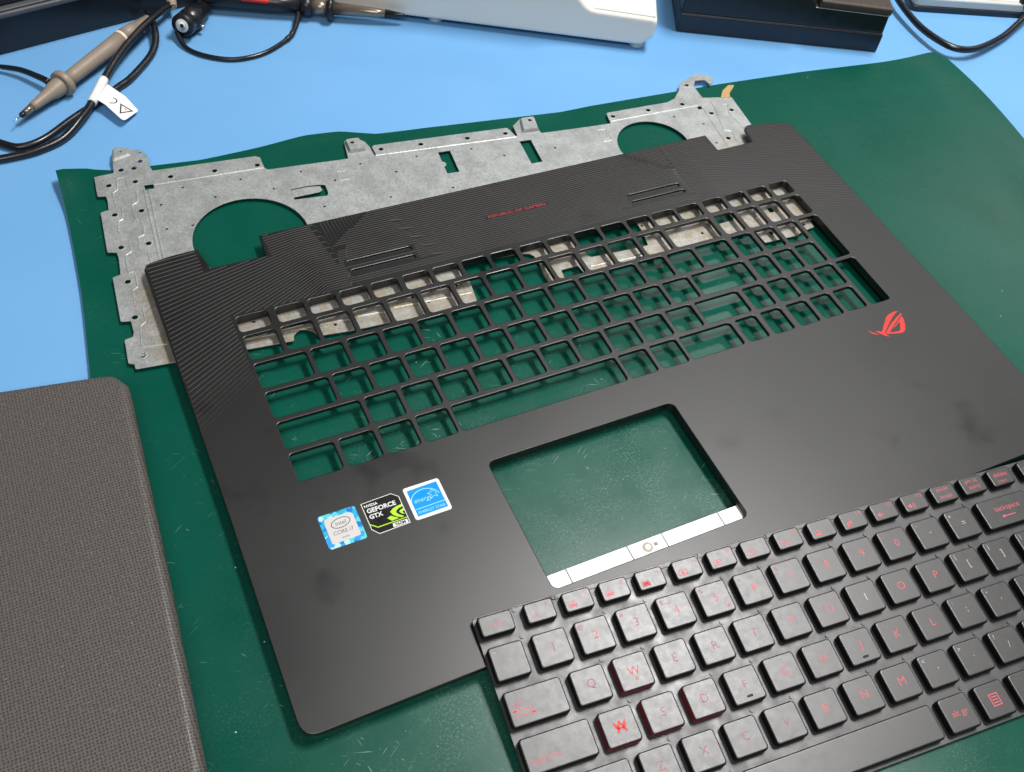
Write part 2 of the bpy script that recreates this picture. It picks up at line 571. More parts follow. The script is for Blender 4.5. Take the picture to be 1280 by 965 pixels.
# galvanised sheet
M_zinc, nt, bs = nodes('galvanised_steel')
v = coords(nt)
vo = N(nt, 'ShaderNodeTexVoronoi', Scale=1.1)
nt.links.new(v, vo.inputs['Vector'])
sp = N(nt, 'ShaderNodeSeparateColor')
nt.links.new(vo.outputs['Color'], sp.inputs[0])
c = mix(nt, sp.outputs[0], (0.34, 0.355, 0.352), (0.44, 0.455, 0.45))
c = mix(nt, ramp(nt, noise(nt, v, 1.6, 4, 0.7), 0.45, 0.75, 0.0, 0.5), c, (0.62, 0.625, 0.61))
c = mix(nt, ramp(nt, noise(nt, v, 0.09, 4, 0.65), 0.42, 0.62, 0.0, 0.38), c, (0.20, 0.205, 0.20))
sx = N(nt, 'ShaderNodeSeparateXYZ')
nt.links.new(v, sx.inputs[0])
left = mathn(nt, 'MULTIPLY', ramp(nt, sx.outputs[0], -197, -187, 0, 1), ramp(nt, sx.outputs[1], 14, -8, 0, 1))
stain = mathn(nt, 'MULTIPLY', left, ramp(nt, noise(nt, v, 0.22, 5, 0.7), 0.38, 0.6, 0.15, 1.0))
under = mathn(nt, 'MULTIPLY', ramp(nt, sx.outputs[1], -38, -52, 0, 0.05), ramp(nt, noise(nt, v, 0.12, 4, 0.7), 0.45, 0.65))
stain = mathn(nt, 'MAXIMUM', mathn(nt, 'MULTIPLY', stain, 0.75), under)
nt.links.new(mix(nt, stain, c, (0.30, 0.235, 0.14)), bs.inputs['Base Color'])
bs.inputs['Metallic'].default_value = 0.5
nt.links.new(ramp(nt, sp.outputs[1], 0, 1, 0.42, 0.58), bs.inputs['Roughness'])
bump(nt, bs, noise(nt, v, 1.2, 3), 0.15, 0.00004)

# black soft-touch shell with skin grease
M_shell, nt, bs = nodes('black_shell')
v = coords(nt)
f1 = noise(nt, v, 0.011, 3)
c = mix(nt, f1, (0.0026, 0.0025, 0.0025), (0.0050, 0.0047, 0.0045))
vo = N(nt, 'ShaderNodeTexVoronoi', Scale=0.028)
nt.links.new(v, vo.inputs['Vector'])
spk = ramp(nt, vo.outputs['Distance'], 0.007, 0.014, 0.7, 0.0)
nt.links.new(mix(nt, spk, c, (0.5, 0.48, 0.45)), bs.inputs['Base Color'])
sm = ramp(nt, noise(nt, v, 0.035, 2, 0.5), 0.60, 0.74, 0.0, 1.0)
r0 = ramp(nt, noise(nt, v, 0.012, 4), 0.3, 0.7, 0.36, 0.43)
nt.links.new(mathn(nt, 'SUBTRACT', r0, mathn(nt, 'MULTIPLY', sm, 0.08)), bs.inputs['Roughness'])
bs.inputs['Specular IOR Level'].default_value = 0.66
bump(nt, bs, noise(nt, v, 2.0, 2), 0.05, 0.00003)

M_line = simple('shell_relief', (0.085, 0.080, 0.078), 0.36, var=0.1)
M_shell_in = simple('black_inner_plastic', (0.012, 0.012, 0.012), 0.5)
M_red = simple('red_print', (0.60, 0.035, 0.032), 0.5, spec=0.3)
M_redtext = simple('dark_red_print', (0.36, 0.025, 0.035), 0.45)
M_silver = simple('bright_strip', (0.62, 0.62, 0.60), 0.5, metal=0.25, grain=0.5, gscale=0.9)
M_gap = simple('dark_seam', (0.18, 0.17, 0.16), 0.6)


# keys: grained black plastic, polished by fingers
def key_mat(name, lo, hi):
    m, nt, bs = nodes(name)
    v = coords(nt)
    oi = N(nt, 'ShaderNodeObjectInfo')
    off = N(nt, 'ShaderNodeVectorMath', operation='ADD')
    nt.links.new(v, off.inputs[0])
    sc = N(nt, 'ShaderNodeVectorMath', operation='SCALE')
    cb = N(nt, 'ShaderNodeCombineXYZ')
    nt.links.new(oi.outputs['Random'], cb.inputs[0])
    nt.links.new(oi.outputs['Random'], cb.inputs[1])
    nt.links.new(cb.outputs[0], sc.inputs[0])
    sc.inputs['Scale'].default_value = 500.0
    nt.links.new(sc.outputs[0], off.inputs[1])
    bs.inputs['Specular IOR Level'].default_value = 0.85
    c = mix(nt, noise(nt, off.outputs[0], 0.12, 3), (0.008, 0.008, 0.0085), (0.015, 0.014, 0.014))
    nt.links.new(c, bs.inputs['Base Color'])
    nt.links.new(ramp(nt, noise(nt, off.outputs[0], 0.22, 8, 0.8), 0.32, 0.68, lo, hi), bs.inputs['Roughness'])
    bump(nt, bs, noise(nt, v, 1.6, 2), 0.06, 0.00002)
    return m


M_key = key_mat('key_plastic', 0.355, 0.445)
M_keyside = simple('key_side', (0.0035, 0.0035, 0.0035), 0.5, spec=0.25)
M_keyred = simple('red_key_side', (0.24, 0.008, 0.018), 0.35)
M_legend = simple('red_legend', (0.62, 0.10, 0.12), 0.5, spec=0.3)
M_dim = simple('dim_red_legend', (0.36, 0.08, 0.09), 0.5, spec=0.35)  # darker red for some letters and the digits' shift marks
M_grey_leg = simple('pale_legend', (0.50, 0.44, 0.45), 0.45)
M_kplate = simple('keyboard_plate', (0.075, 0.074, 0.075), 0.42, metal=0.5, var=0.15, grain=0.1, gscale=1.5)

# woven lid
M_lid, nt, bs = nodes('woven_lid')
v = coords(nt)
wv = N(nt, 'ShaderNodeMapping')
wv.inputs['Rotation'].default_value = (0, 0, R(45))
wn = N(nt, 'ShaderNodeTexNoise', Scale=0.55, Detail=2.0)
nt.links.new(v, wn.inputs['Vector'])
wsub = N(nt, 'ShaderNodeVectorMath', operation='SUBTRACT')
nt.links.new(wn.outputs['Color'], wsub.inputs[0])
wsub.inputs[1].default_value = (0.5, 0.5, 0.5)
wsc = N(nt, 'ShaderNodeVectorMath', operation='SCALE')
nt.links.new(wsub.outputs[0], wsc.inputs[0])
wsc.inputs['Scale'].default_value = 1.3
wad = N(nt, 'ShaderNodeVectorMath', operation='ADD')
nt.links.new(v, wad.inputs[0])
nt.links.new(wsc.outputs[0], wad.inputs[1])
nt.links.new(wad.outputs[0], wv.inputs['Vector'])
sx = N(nt, 'ShaderNodeSeparateXYZ')
nt.links.new(wv.outputs[0], sx.inputs[0])
PER = 2 * math.pi / 1.95
sa = mathn(nt, 'SINE', mathn(nt, 'MULTIPLY', sx.outputs[0], PER))
sb = mathn(nt, 'SINE', mathn(nt, 'MULTIPLY', sx.outputs[1], PER))
wvh = mathn(nt, 'MULTIPLY', sa, sb)
hgt = ramp(nt, wvh, 0.15, 0.75, 1, 0)
c = mix(nt, noise(nt, v, 0.02, 3), (0.045, 0.040, 0.036), (0.06, 0.053, 0.048))
c = mix(nt, hgt, c, mix(nt, noise(nt, v, 0.5, 4, 0.7), (0.066, 0.058, 0.053), (0.128, 0.115, 0.106)))
vo = N(nt, 'ShaderNodeTexVoronoi', Scale=0.16)
nt.links.new(v, vo.inputs['Vector'])
spk = ramp(nt, vo.outputs['Distance'], 0.03, 0.06, 0.6, 0.0)
nt.links.new(mix(nt, spk, c, (0.32, 0.30, 0.27)), bs.inputs['Base Color'])
bs.inputs['Roughness'].default_value = 0.42
bump(nt, bs, hgt, 0.85, 0.00035)

M_probe = simple('probe_taupe', (0.265, 0.215, 0.165), 0.48, var=0.1, grain=0.05)
M_tan = simple('pale_rubber', (0.42, 0.33, 0.25), 0.55)
M_band = simple('probe_band', (0.75, 0.62, 0.50), 0.45)
M_black = simple('black_plastic', (0.010, 0.010, 0.012), 0.35, var=0.25)
M_rubber = simple('black_cable', (0.010, 0.010, 0.012), 0.28, var=0.2)
M_navy = simple('navy_black_plastic', (0.012, 0.015, 0.024), 0.38, var=0.2)
M_steel = simple('polished_steel', (0.55, 0.52, 0.48), 0.22, metal=0.95)
M_brass = simple('probe_nose', (0.30, 0.24, 0.19), 0.3, metal=0.7)
M_white = simple('white_plastic', (0.74, 0.72, 0.66), 0.4, var=0.03)
M_offw = simple('grey_white_plastic', (0.84, 0.79, 0.71), 0.42, var=0.04, vscale=0.02)
M_paleg = simple('pale_grey_plastic', (0.50, 0.53, 0.52), 0.4, var=0.05)
M_mid = simple('grey_trim', (0.085, 0.088, 0.095), 0.4)
M_paper = simple('paper_tag', (0.80, 0.77, 0.74), 0.6, var=0.04)
M_ink = simple('black_ink', (0.02, 0.02, 0.02), 0.6)
M_brown = simple('brown_cover', (0.055, 0.040, 0.032), 0.45, var=0.5, vscale=0.4)
M_tape = simple('amber_tape', (0.45, 0.30, 0.12), 0.35)
# sticker colours
M_cream = simple('sticker_cream', (0.58, 0.55, 0.535), 0.35, var=0.04)
M_stblack = simple('sticker_black', (0.008, 0.008, 0.008), 0.35, spec=0.2)
M_stwhite = simple('sticker_white', (0.70, 0.70, 0.68), 0.35, var=0.03)
M_stblue = simple('sticker_blue', (0.002, 0.27, 0.80), 0.35, var=0.05, spec=0.2)
M_lime = simple('sticker_green', (0.42, 0.72, 0.02), 0.35)
M_sky = simple('sticker_pale_blue', (0.30, 0.66, 0.85), 0.35)
M_stgrey = simple('sticker_grey_ink', (0.12, 0.12, 0.15), 0.4)
M_holo, nt, bs = nodes('sticker_blue_facets')
v = coords(nt)
vo = N(nt, 'ShaderNodeTexVoronoi', Scale=0.42)
nt.links.new(v, vo.inputs['Vector'])
sp = N(nt, 'ShaderNodeSeparateColor')
nt.links.new(vo.outputs['Color'], sp.inputs[0])
cr = N(nt, 'ShaderNodeValToRGB')
cr.color_ramp.interpolation = 'CONSTANT'
for i, (p_, c_) in enumerate(((0.0, (0.01, 0.17, 0.55)), (0.25, (0.02, 0.40, 0.60)), (0.5, (0.10, 0.55, 0.62)), (0.68, (0.42, 0.72, 0.68)), (0.85, (0.03, 0.30, 0.70)))):
    e = cr.color_ramp.elements[i] if i < 2 else cr.color_ramp.elements.new(p_)
    e.position = p_
    e.color = (*c_, 1)
nt.links.new(sp.outputs[0], cr.inputs[0])
nt.links.new(cr.outputs[0], bs.inputs['Base Color'])
bs.inputs['Roughness'].default_value = 0.3

HP = 8.5            # top of the palm rest above the mat
BZ = -2.0           # bench top

# ---------------------------------------------------------------- bench and mat
mb = MB()
mb.add([(-900, -900, BZ), (1500, -900, BZ), (1500, 1000, BZ), (-900, 1000, BZ)], [(0, 1, 2, 3)])
tag(link('bench_top', mb.mesh('bench_top'), M_bench), 'light blue rubber covering of the workbench', kind='structure')


def interp(tab, x):
    if x <= tab[0][0]:
        return tab[0][1]
    for (a, fa), (b, fb) in zip(tab, tab[1:]):
        if x <= b:
            return fa + (fb - fa) * (x - a) / (b - a)
    return tab[-1][1]


top_edge = [D['mat_tl'][0]] + D['mat_top'] + [D['mat_tr'][0]]
left_edge = [(-150.0, -480.0), (-88.0, -100.0)] + D['mat_left'][::-1] + [D['mat_tl'][0]]
right_edge = [(470.0, -480.0), (505.0, -150.0)] + D['mat_right'][::-1] + [D['mat_tr'][0]]
ltab = sorted((y, x) for x, y in left_edge)
rtab = sorted((y, x) for x, y in right_edge)
ttab = sorted(top_edge)


def curl(x, y):
    """how far the mat has lifted off the bench"""
    dl = x - interp(ltab, y)
    dt = interp(ttab, x) - y
    dr = interp(rtab, y) - x
    z = 5.0 * math.exp(-(max(dl, 0) / 12.0) ** 2) * math.exp(-(max(dt, 0) / 20.0) ** 2)
    z += 1.2 * math.exp(-(max(dl, 0) / 9.0) ** 2)
    z += 1.6 * math.exp(-((x - 82) / 34.0) ** 2) * math.exp(-(max(dt, 0) / 7.0) ** 2)
    z += 3.2 * math.exp(-(max(dr, 0) / 26.0) ** 2)
    return z


NX, NY = 150, 120
mb = MB()
vv = []
for j in range(NY + 1):
    t = j / NY
    t = 1 - (1 - t) ** 1.5
    for i in range(NX + 1):
        s = i / NX
        # blend the four edges
        y_b = -480.0
        x_t = ttab[0][0] + (ttab[-1][0] - ttab[0][0]) * s
        y_t = interp(ttab, x_t)
        y = y_b + (y_t - y_b) * t
        x_l, x_r = interp(ltab, y), interp(rtab, y)
        x_lin = x_l + (x_r - x_l) * s
        w = t ** 6
        x = x_lin * (1 - w) + x_t * w
        vv.append((x, y, curl(x, y)))
nvt = len(vv)
vv2 = vv + [(x, y, z - 1.9) for x, y, z in vv]
W1 = NX + 1
ff = []
for j in range(NY):
    for i in range(NX):
        a = j * W1 + i
        ff.append((a, a + 1, a + 1 + W1, a + W1))
        ff.append((nvt + a, nvt + a + W1, nvt + a + 1 + W1, nvt + a + 1))
for i in range(NX):
    for j in (0, NY):
        a = j * W1 + i
        ff.append((a, a + 1, nvt + a + 1, nvt + a))
for j in range(NY):
    for i in (0, NX):
        a = j * W1 + i
        ff.append((a, a + W1, nvt + a + W1, nvt + a))
mb.add(vv2, ff)
mat_o = link('work_mat', mb.mesh('work_mat'), M_mat)
tag(mat_o, 'dark green rubber work mat with dusty scratches, curling at its edges on the blue bench', 'mat')

# ---------------------------------------------------------------- metal support plate
PZ0, PZ1 = 1.9, 2.5
plate_out = []
plate_out += D['p_ltop']
plate_out += D['p_top'][1:]
plate_out += D['p_mid1'] + [D['p_r'][0]] + D['p_r'][1:]
plate_out += [(352.0, 20.0), (348.0, -16.6), (344.0, -17.2), (342.8, -23.2), (336.3, -23.8), (332.2, -24.5), (328.8, -26.0), (305.4, -25.0), (304.8, -14.0),
              (279.0, -13.4), (236.0, -13.2), (234.8, -16.2), (230.6, -15.2), (231.0, -13.0), (229.6, -8.6), (224.6, -8.6), (224.2, -13.0),
              (190.0, -13.0), (189.2, -5.4), (178.6, -5.4), (177.4, -13.2), (167.6, -13.2), (167.4, -5.6), (169.2, 4.1), (168.7, 9.8), (167.0, 12.4), (162.0, 14.1),
              (146.0, 15.2), (139.0, 19.0), (127.6, 19.5), (126.4, 3.6), (123.8, -14.5), (110.0, -13.6), (94.0, -12.3), (75.0, -10.4), (54.5, -9.1), (36.6, -6.8),
              (35.6, -3.6), (32.8, -0.7), (30.0, 0.2), (27.5, -0.6), (25.2, -2.7), (24.4, -5.8), (0.0, -3.4)]
plate_out += D['p_arm'][::-1]
plate_out += D['p_left'][::-1][1:-1]
cl = D['circL']


def fit_circle(p):
    a, b, c = Vector(p[0]), Vector(p[len(p) // 2]), Vector(p[-1])
    d = 2 * (a.x * (b.y - c.y) + b.x * (c.y - a.y) + c.x * (a.y - b.y))
    ux = (a.length_squared * (b.y - c.y) + b.length_squared * (c.y - a.y) + c.length_squared * (a.y - b.y)) / d
    uy = (a.length_squared * (c.x - b.x) + b.length_squared * (a.x - c.x) + c.length_squared * (b.x - a.x)) / d
    return ux, uy, (Vector((ux, uy)) - a).length


cxL, cyL, rL = fit_circle(cl)
cxR, cyR, rR = fit_circle(D['circR'])
fanL = circ(cxL, cyL, rL, 56)
fanR = circ(cxR, cyR, rR, 56)
holes = [fanL, fanR, D['slot'], D['rect1'], D['rect2'], D['slotR'], D['hook'],
         [(198, 24), (198, 1), (200, -1.6), (229, -3.6), (236.4, -3.7), (239, 8), (239.3, 24)],
         rrect(283, -1.6, 298, 7, 0.8, 2),
         rrect(323.6, -3.4, 327.0, 0.8, 0.3, 2), rrect(312.5, -20.2, 314.8, -17.6, 0.8, 2), rrect(321.0, -14.6, 324.6, -11.4, 0.5, 2), rrect(337.0, -20.0, 338.8, -18.0, 0.8, 2)]
for k in ('h_l', 'h_arm', 'h_top', 'h_mid', 'h_r'):
    for x, y in D[k]:
        holes.append(circ(x, y, 1.5, 12))
for x, y in ((47.5, -2.2), (92.5, 2.6), (99.3, -3.2), (118.2, 2.8), (119.4, -4.4), (273.0, -5.4), (241.0, 12.0), (9.0, 13.5), (44.0, 16.5)):
    holes.append(circ(x, y, 0.9, 8))
for k in ('s_a', 's_b', 's_mid', 's_r'):
    for x, y in D[k]:
        holes.append(circ(x, y, 0.75, 8))
plate_base = (150.0, 60.0, 0.0)
plate = empty('keyboard_support_plate', plate_base)
tag(plate, 'thin galvanised steel plate with two round fan cut-outs, lying half under the black palm rest', 'metal plate')
sheet = slab('sheet', rounded(plate_out, 0.7, 2), holes, PZ0, PZ1, 0.12, M_zinc, plate, plate_base)


def zinc_ridge(name, pts, w=1.0, h=0.45, z=PZ1):
    mb = MB()
    ridge(mb, rounded_line(pts), w, h, z)
    return link(name, mb.mesh(name, recalc=False, org=plate_base), M_zinc, plate, smooth=True)


def rounded_line(pts, r=0.8):
    if len(pts) < 3:
        return pts
    out = [pts[0]]
    for i in range(1, len(pts) - 1):
        a, b, c = Vector(pts[i - 1]), Vector(pts[i]), Vector(pts[i + 1])
        t = min(r, (a - b).length * 0.45, (c - b).length * 0.45)
        A, B = b + (a - b).normalized() * t, b + (c - b).normalized() * t
        for k in range(4):
            s = k / 3
            q = A * (1 - s) ** 2 + b * 2 * s * (1 - s) + B * s * s
            out.append((q.x, q.y))
    out.append(pts[-1])
    return out


for k in ('g_v', 'g_v2', 'g_h', 'g_mid', 'g_r1', 'g_r2'):
    a, b = D[k][0], D[k][-1]
    if k in ('g_v', 'g_v2'):
        b = (a[0] + (b[0] - a[0]) * 1.9, a[1] + (b[1] - a[1]) * 1.9)
    if k == 'g_h':
        b = (a[0] + (b[0] - a[0]) * 2.05, a[1] + (b[1] - a[1]) * 2.05)
    zinc_ridge('fold_line', [a, b], 1.5, 0.55)
for k in ('emb', 'emb2', 'emb3', 'emb4', 'emb5', 'emb6'):
    zinc_ridge('stamped_rib', D[k], 1.1, 0.5)
for a, b in (((0, 3.5), (17, 2.2)), ((20, 2.0), (38, 0.5)), ((40, 0.6), (56, -0.8)), ((60, -0.6), (75, -2.0)), ((80, -1.0), (124, -4.6)), ((172, 3.0), (188, 1.6)), ((196, -8.0), (229, -10.2)), ((170, -6.0), (168, -10.0))):
    zinc_ridge('fold_line', [a, b], 1.6, 0.6)


# pressed-up screw ears on the far edge
def ear(outline, lift, hole):
    mb = MB()
    o = ccw(outline)
    prism(mb, rounded(o, 1.4, 3), [circ(hole[0], hole[1], 1.2, 10)], PZ1 + lift - 0.6, PZ1 + lift, 0.15)
    skirt = rounded(inset(o, -1.0), 1.8, 3)
    topl = rounded(o, 1.4, 3)
    n = len(topl)
    if len(skirt) == n:
        v = [(x, y, PZ1 + lift - 0.3) for x, y in topl] + [(x, y, PZ1 - 0.05) for x, y in skirt]
        mb.add(v, [(i, (i + 1) % n, n + (i + 1) % n, n + i) for i in range(n)])
    return link('screw_ear', mb.mesh('screw_ear', org=plate_base), M_zinc, plate)


m1 = D['p_mid1']
ear([(100.5, 126.5), (101.2, 136.6), (109.2, 135.8), (110.0, 126.0)], 2.2, D['h_mid'][0])
ear([(210.5, 112.5), (214.0, 124.0), (222.6, 123.0), (220.4, 111.8)], 2.2, D['h_mid'][5])
ear([(-31.2, 160.4), (-28.8, 169.6), (-22.2, 168.4), (-22.0, 162.6)], 1.2, (-26.6, 165.6))
for x, y in D['h_l'] + D['h_arm'] + D['h_top'] + D['h_mid'] + D['h_r']:
    mb = MB()
    n = 14
    v = [(x + r_ * math.cos(2 * math.pi * k / n), y + r_ * math.sin(2 * math.pi * k / n), z_) for r_, z_ in ((2.5, PZ1 - 0.02), (2.0, PZ1 + 0.14), (1.55, PZ1 + 0.02)) for k in range(n)]
    mb.add(v, [(q * n + k, q * n + (k + 1) % n, (q + 1) * n + (k + 1) % n, (q + 1) * n + k) for q in range(2) for k in range(n)])
    link('hole_rim', mb.mesh('hole_rim', org=plate_base), M_zinc, plate, smooth=True)
for sq in ([(87.0, 112.0), (93.0, 111.4), (92.2, 103.6), (86.3, 104.2)], [(257.4, 100.6), (263.4, 99.9), (262.0, 88.4), (256.2, 89.0)]):
    zinc_ridge('stamped_square', sq + [sq[0]], 0.8, 0.25)
tp = D['tape']
mb = MB()
prism(mb, rounded(tp, 0.6, 2), [], PZ1 + 0.03, PZ1 + 0.25, 0.0)
tape_o = link('tape_tab', mb.mesh('tape_tab', org=plate_base), M_tape, plate)
tape_o['label'] = 'bent amber tape tab on the far corner'
# pressed feet that carry the sheet on the mat
for x, y in ((-48, 12), (-40, 100), (60, 120), (60, 2), (150, 100), (250, 95), (250, 0), (340, 90), (340, -10), (150, 40)):
    mb = MB()
    lathe(mb, (x, y, 0.0), (x, y, 2), [(0, 1.2), (0.6, 1.8), (1.95, 2.4)], 10)
    link('pressed_foot', mb.mesh('pressed_foot', org=plate_base), M_zinc, plate)

# ---------------------------------------------------------------- palm rest
RH = 16.1           # height of a key opening
P = 19.05
rows = {}


def row_y(r):
    return -P * r


layout = []         # (x0, x1, y0, y1, legend)


def add_key(x0, x1, row, leg=None, y0=None, y1=None):
    yt = row_y(row) if y1 is None else y1
    yb = (row_y(row) - RH) if y0 is None else y0
    layout.append((x0, x1, yb, yt, leg))


FX = [0.0, 20.3, 37.6, 54.9, 72.2, 90.2, 107.5, 124.8, 142.1, 160.1, 177.4, 194.7, 212.0, 229.4, 246.5, 263.6, 282.2, 298.6, 314.9, 331.2]
FW = [16.2] + [14.6] * 15 + [13.2] * 4
FL = ['esc'] + ['f%d' % k for k in range(1, 13)] + ['pause', 'prtsc', 'delete', 'home', '', '', '']
for x, w, l in zip(FX, FW, FL):
    add_key(x, x + w, 0, l, 3.2, 13.7)
NUMX = [282.2, 298.6, 314.9, 331.2]
for i, l in enumerate(['`', '1', '2', '3', '4', '5', '6', '7', '8', '9', '0', '-', '=']):
    add_key(P * i, P * i + 16.35, 0, l)
add_key(247.7, 278.4, 0, 'backspace')
for x in NUMX:
    add_key(x, x + 13.3, 0, '')
add_key(0, 26.1, 1, 'tab')
for i, l in enumerate('QWERTYUIOP[]'):
    add_key(28.6 + P * i, 28.6 + P * i + 16.35, 1, l)
add_key(257.2, 278.4, 1, '\\')
for x in NUMX[:3]:
    add_key(x, x + 13.3, 1, '')
add_key(331.2, 344.7, 1, '', row_y(2) - RH, row_y(1))
add_key(0, 31.0, 2, 'caps')
for i, l in enumerate("ASDFGHJKL;'"):
    add_key(33.5 + P * i, 33.5 + P * i + 16.35, 2, l)
add_key(243.1, 278.4, 2, 'enter')
for x in NUMX[:3]:
    add_key(x, x + 13.3, 2, '')
add_key(0, 40.7, 3, 'shift')
for i, l in enumerate('ZXCVBNM,./'):
    add_key(43.2 + P * i, 43.2 + P * i + 16.35, 3, l)
add_key(233.7, 262.0, 3, 'rshift')
add_key(265.4, 278.6, 3, '')
for x in NUMX[:3]:
    add_key(x, x + 13.3, 3, '')
add_key(331.2, 344.7, 3, '', row_y(4) - RH, row_y(3))
for x0, x1, l in ((0, 21.2, 'ctrl'), (23.8, 40.7, 'fn'), (43.3, 59.7, 'win'), (62.3, 78.7, 'alt'), (80.9, 172.8, 'space'), (175.1, 191.2, 'altgr'), (193.9, 210.0, 'menu'), (212.4, 245.0, 'rctrl'), (248.2, 261.4, ''), (264.9, 278.2, ''), (282.2, 295.5, ''), (298.6, 311.9, ''), (314.9, 328.2, '')):
    add_key(x0, x1, 4, l)

pr_base = (170.0, -70.0, 0.0)
pr = empty('laptop_palm_rest', pr_base)
tag(pr, 'black laptop palm rest shell with empty key openings and three stickers', 'laptop part')
out_raw = [(-34.6, 62), (-32.0, 65.5), (-20, 67.4), (-5.2, 68.0), (-2.6, 52.0), (27.2, 51.8), (28.2, 68.2), (100, 68.0), (318.8, 68.2), (318.8, 52.8), (345.4, 52.9), (346.4, 60.6), (349.0, 67.8), (366, 66.6), (381.5, 63.0), (381.8, 40),
           (380.6, -96.3), (380.0, -206.0), (-34.2, -204.8), (-33.6, -100)]
out_rad = [3, 4, 0, 0.5, 0.5, 0.5, 0.5, 0, 0.5, 0.5, 1.5, 0, 2, 0, 7, 0, 0, 8, 8, 0]
pr_out = rounded(out_raw, out_rad, 6)
pr_holes = [rrect(x0, y0, x1, y1, 1.9, 4) for x0, x1, y0, y1, l in layout]
touch = (84.6, -184.0, 186.8, -112.9)
pr_holes.append(rrect(*touch, 3.2, 5))
slots = [(66.2, 30.9, 103.2, 33.9), (66.2, 24.2, 103.0, 27.0), (241.4, 30.2, 277.0, 33.0), (241.2, 24.2, 277.6, 27.0)]
pr_holes += [rrect(*s, 1.35, 4) for s in slots]
shell = slab('top_shell', pr_out, pr_holes, HP - 2.1, HP, 0.42, M_shell, pr, pr_base, steps=2)
# walls moulded under the shell
mb = MB()
wall_out = inset(ccw(rounded([(-33.0, 50.0), (379.6, 50.0), (379.0, -204.6), (-33.0, -203.6)], [0, 0, 7, 7], 6)), 0.0)
o_ = inset(wall_out, 0.8)
prism(mb, o_, [inset(o_, 1.8)], 0.02, HP - 2.1, 0.0)
link('side_wall', mb.mesh('side_wall', org=pr_base), M_shell, pr)
mb = MB()
o_ = rrect(touch[0] - 1.6, touch[1] - 1.6, touch[2] + 1.6, touch[3] + 1.6, 4.5, 5)
prism(mb, o_, [rrect(touch[0] - 0.2, touch[1] - 0.2, touch[2] + 0.2, touch[3] + 0.2, 3.2, 5)], 3.2, HP - 2.15, 0.0)
link('touchpad_frame', mb.mesh('touchpad_frame', org=pr_base), M_shell_in, pr)
mb = MB()
prism(mb, rrect(-1.6, -93.8, 346.4, 15.3, 3.0), [rrect(-0.25, -92.5, 345.0, 13.95, 2.0)], 3.4, HP - 2.15, 0.0)
link('keyboard_frame', mb.mesh('keyboard_frame', org=pr_base), M_shell_in, pr)
for s in slots:
    mb = MB()
    prism(mb, rrect(s[0] - 0.02, s[1] - 0.02, s[2] + 0.02, s[3] + 0.02, 1.3), [], HP - 2.15, HP - 0.9, 0.2)
    link('slot_floor', mb.mesh('slot_floor', org=pr_base), M_shell, pr)


# raised circuit-like lines in the far part of the shell
def inside(x, y):
    if x < -33.6 or x > 380.8 or y > 67.2:
        return False
    if y > 65.0 - max(0, (x - 366) * 0.2) and x > 366:
        return False
    if -6.4 < x < 29.2 and y > 51.0:
        return False
    if 317.8 < x < 347.4 and y > 52.0:
        return False
    if -1.6 < x < 346.3 and y < 15.0:
        return False
    for s in slots:
        if s[0] - 1.4 < x < s[2] + 1.4 and s[1] - 1.2 < y < s[3] + 1.2:
            return False
    if 152.5 < x < 192.0 and 40.0 < y < 43.6:
        return False
    return True


lines = []
FADE = {}
rnd = random.Random(4)
PT = 1.62
YS = [66.6 - PT * k for k in range(31)]


def jog_mid(x_from, x_to, y, sgn):
    return [(x_from, y), (x_to, y)]


for k, y in enumerate(YS):
    # middle run, stepping one pitch at two slanted seams
    xl2 = 99 + (53 - y) * 0.42
    xr2 = 243 - (53 - y) * 0.30
    mid = [(xl2 + 3.0, y), (xr2 - 3.0, y)]
    yy = y + PT if 22 < y < 56 else y
    if 22 < y < 56:
        left = [(xl2 + 0.8, yy)]
        right = [(xr2 - 0.8, yy)]
        if k % 5 == 2:
            mid[0] = (xl2 + 9.0, y)
    else:
        left, right = [], []
    yj = yy if left else y
    # seam on the left, then the fan down to the left edge
    if y > 44:
        i = (66.6 - y) / PT
        xv = 89.0 - 2.0 * i
        left += [(xv, yj), (xv - 0.8, 68.0)]
    else:
        xk = 70.0 - (44 - y) * 0.25
        left += [(xk, yj), (xk - 1.4, yj - 2 * PT), (xk - 6, yj - 2 * PT)]
    lines.append(left[::-1] + mid)
    # seam on the right, then the fan to the right edge
    if y > 44:
        i = (66.6 - y) / PT
        xv = 254.0 + 1.6 * i
        right += [(xv, yj), (xv + 2.2, yj + 2 * PT), (281.5, yj + 2 * PT)]
    else:
        right += [(280 - (44 - y) * 0.2, yj), (282, yj - 1.4)]
    lines.append(mid[-1:] + right)
for k in range(-4, 37):
    y = 66.6 - PT * k
    xs = 55.5 + (0.16 * (66.6 - y)) + (2.5 if k % 3 == 0 else 0)
    fan = [(-40.0, 58.0 - (66.6 - y) * 1.93), (46.0 + 0.1 * (66.6 - y), y), (xs, y)]
    if k % 3 == 0:
        fan.append((xs + 1.6, y - 2.4))
    FADE[len(lines)] = max(0.2, 1.0 - max(0, k - 27) / 11.0)
    lines.append(fan)
    FADE[len(lines)] = max(0.2, 1.0 - max(0, k - 27) / 11.0)
    lines.append([(283.0 - (1.6 if k % 2 else 0), y), (296.0, y), (390.0, 59.0 - (66.6 - y) * 1.70)])
for q in range(20):
    x = 110 + rnd.random() * 125
    y = 24 + rnd.random() * 40
    y = 66.6 - PT * round((66.6 - y) / PT)
    lines.append([(x, y), (x + 0.9, y - PT)])

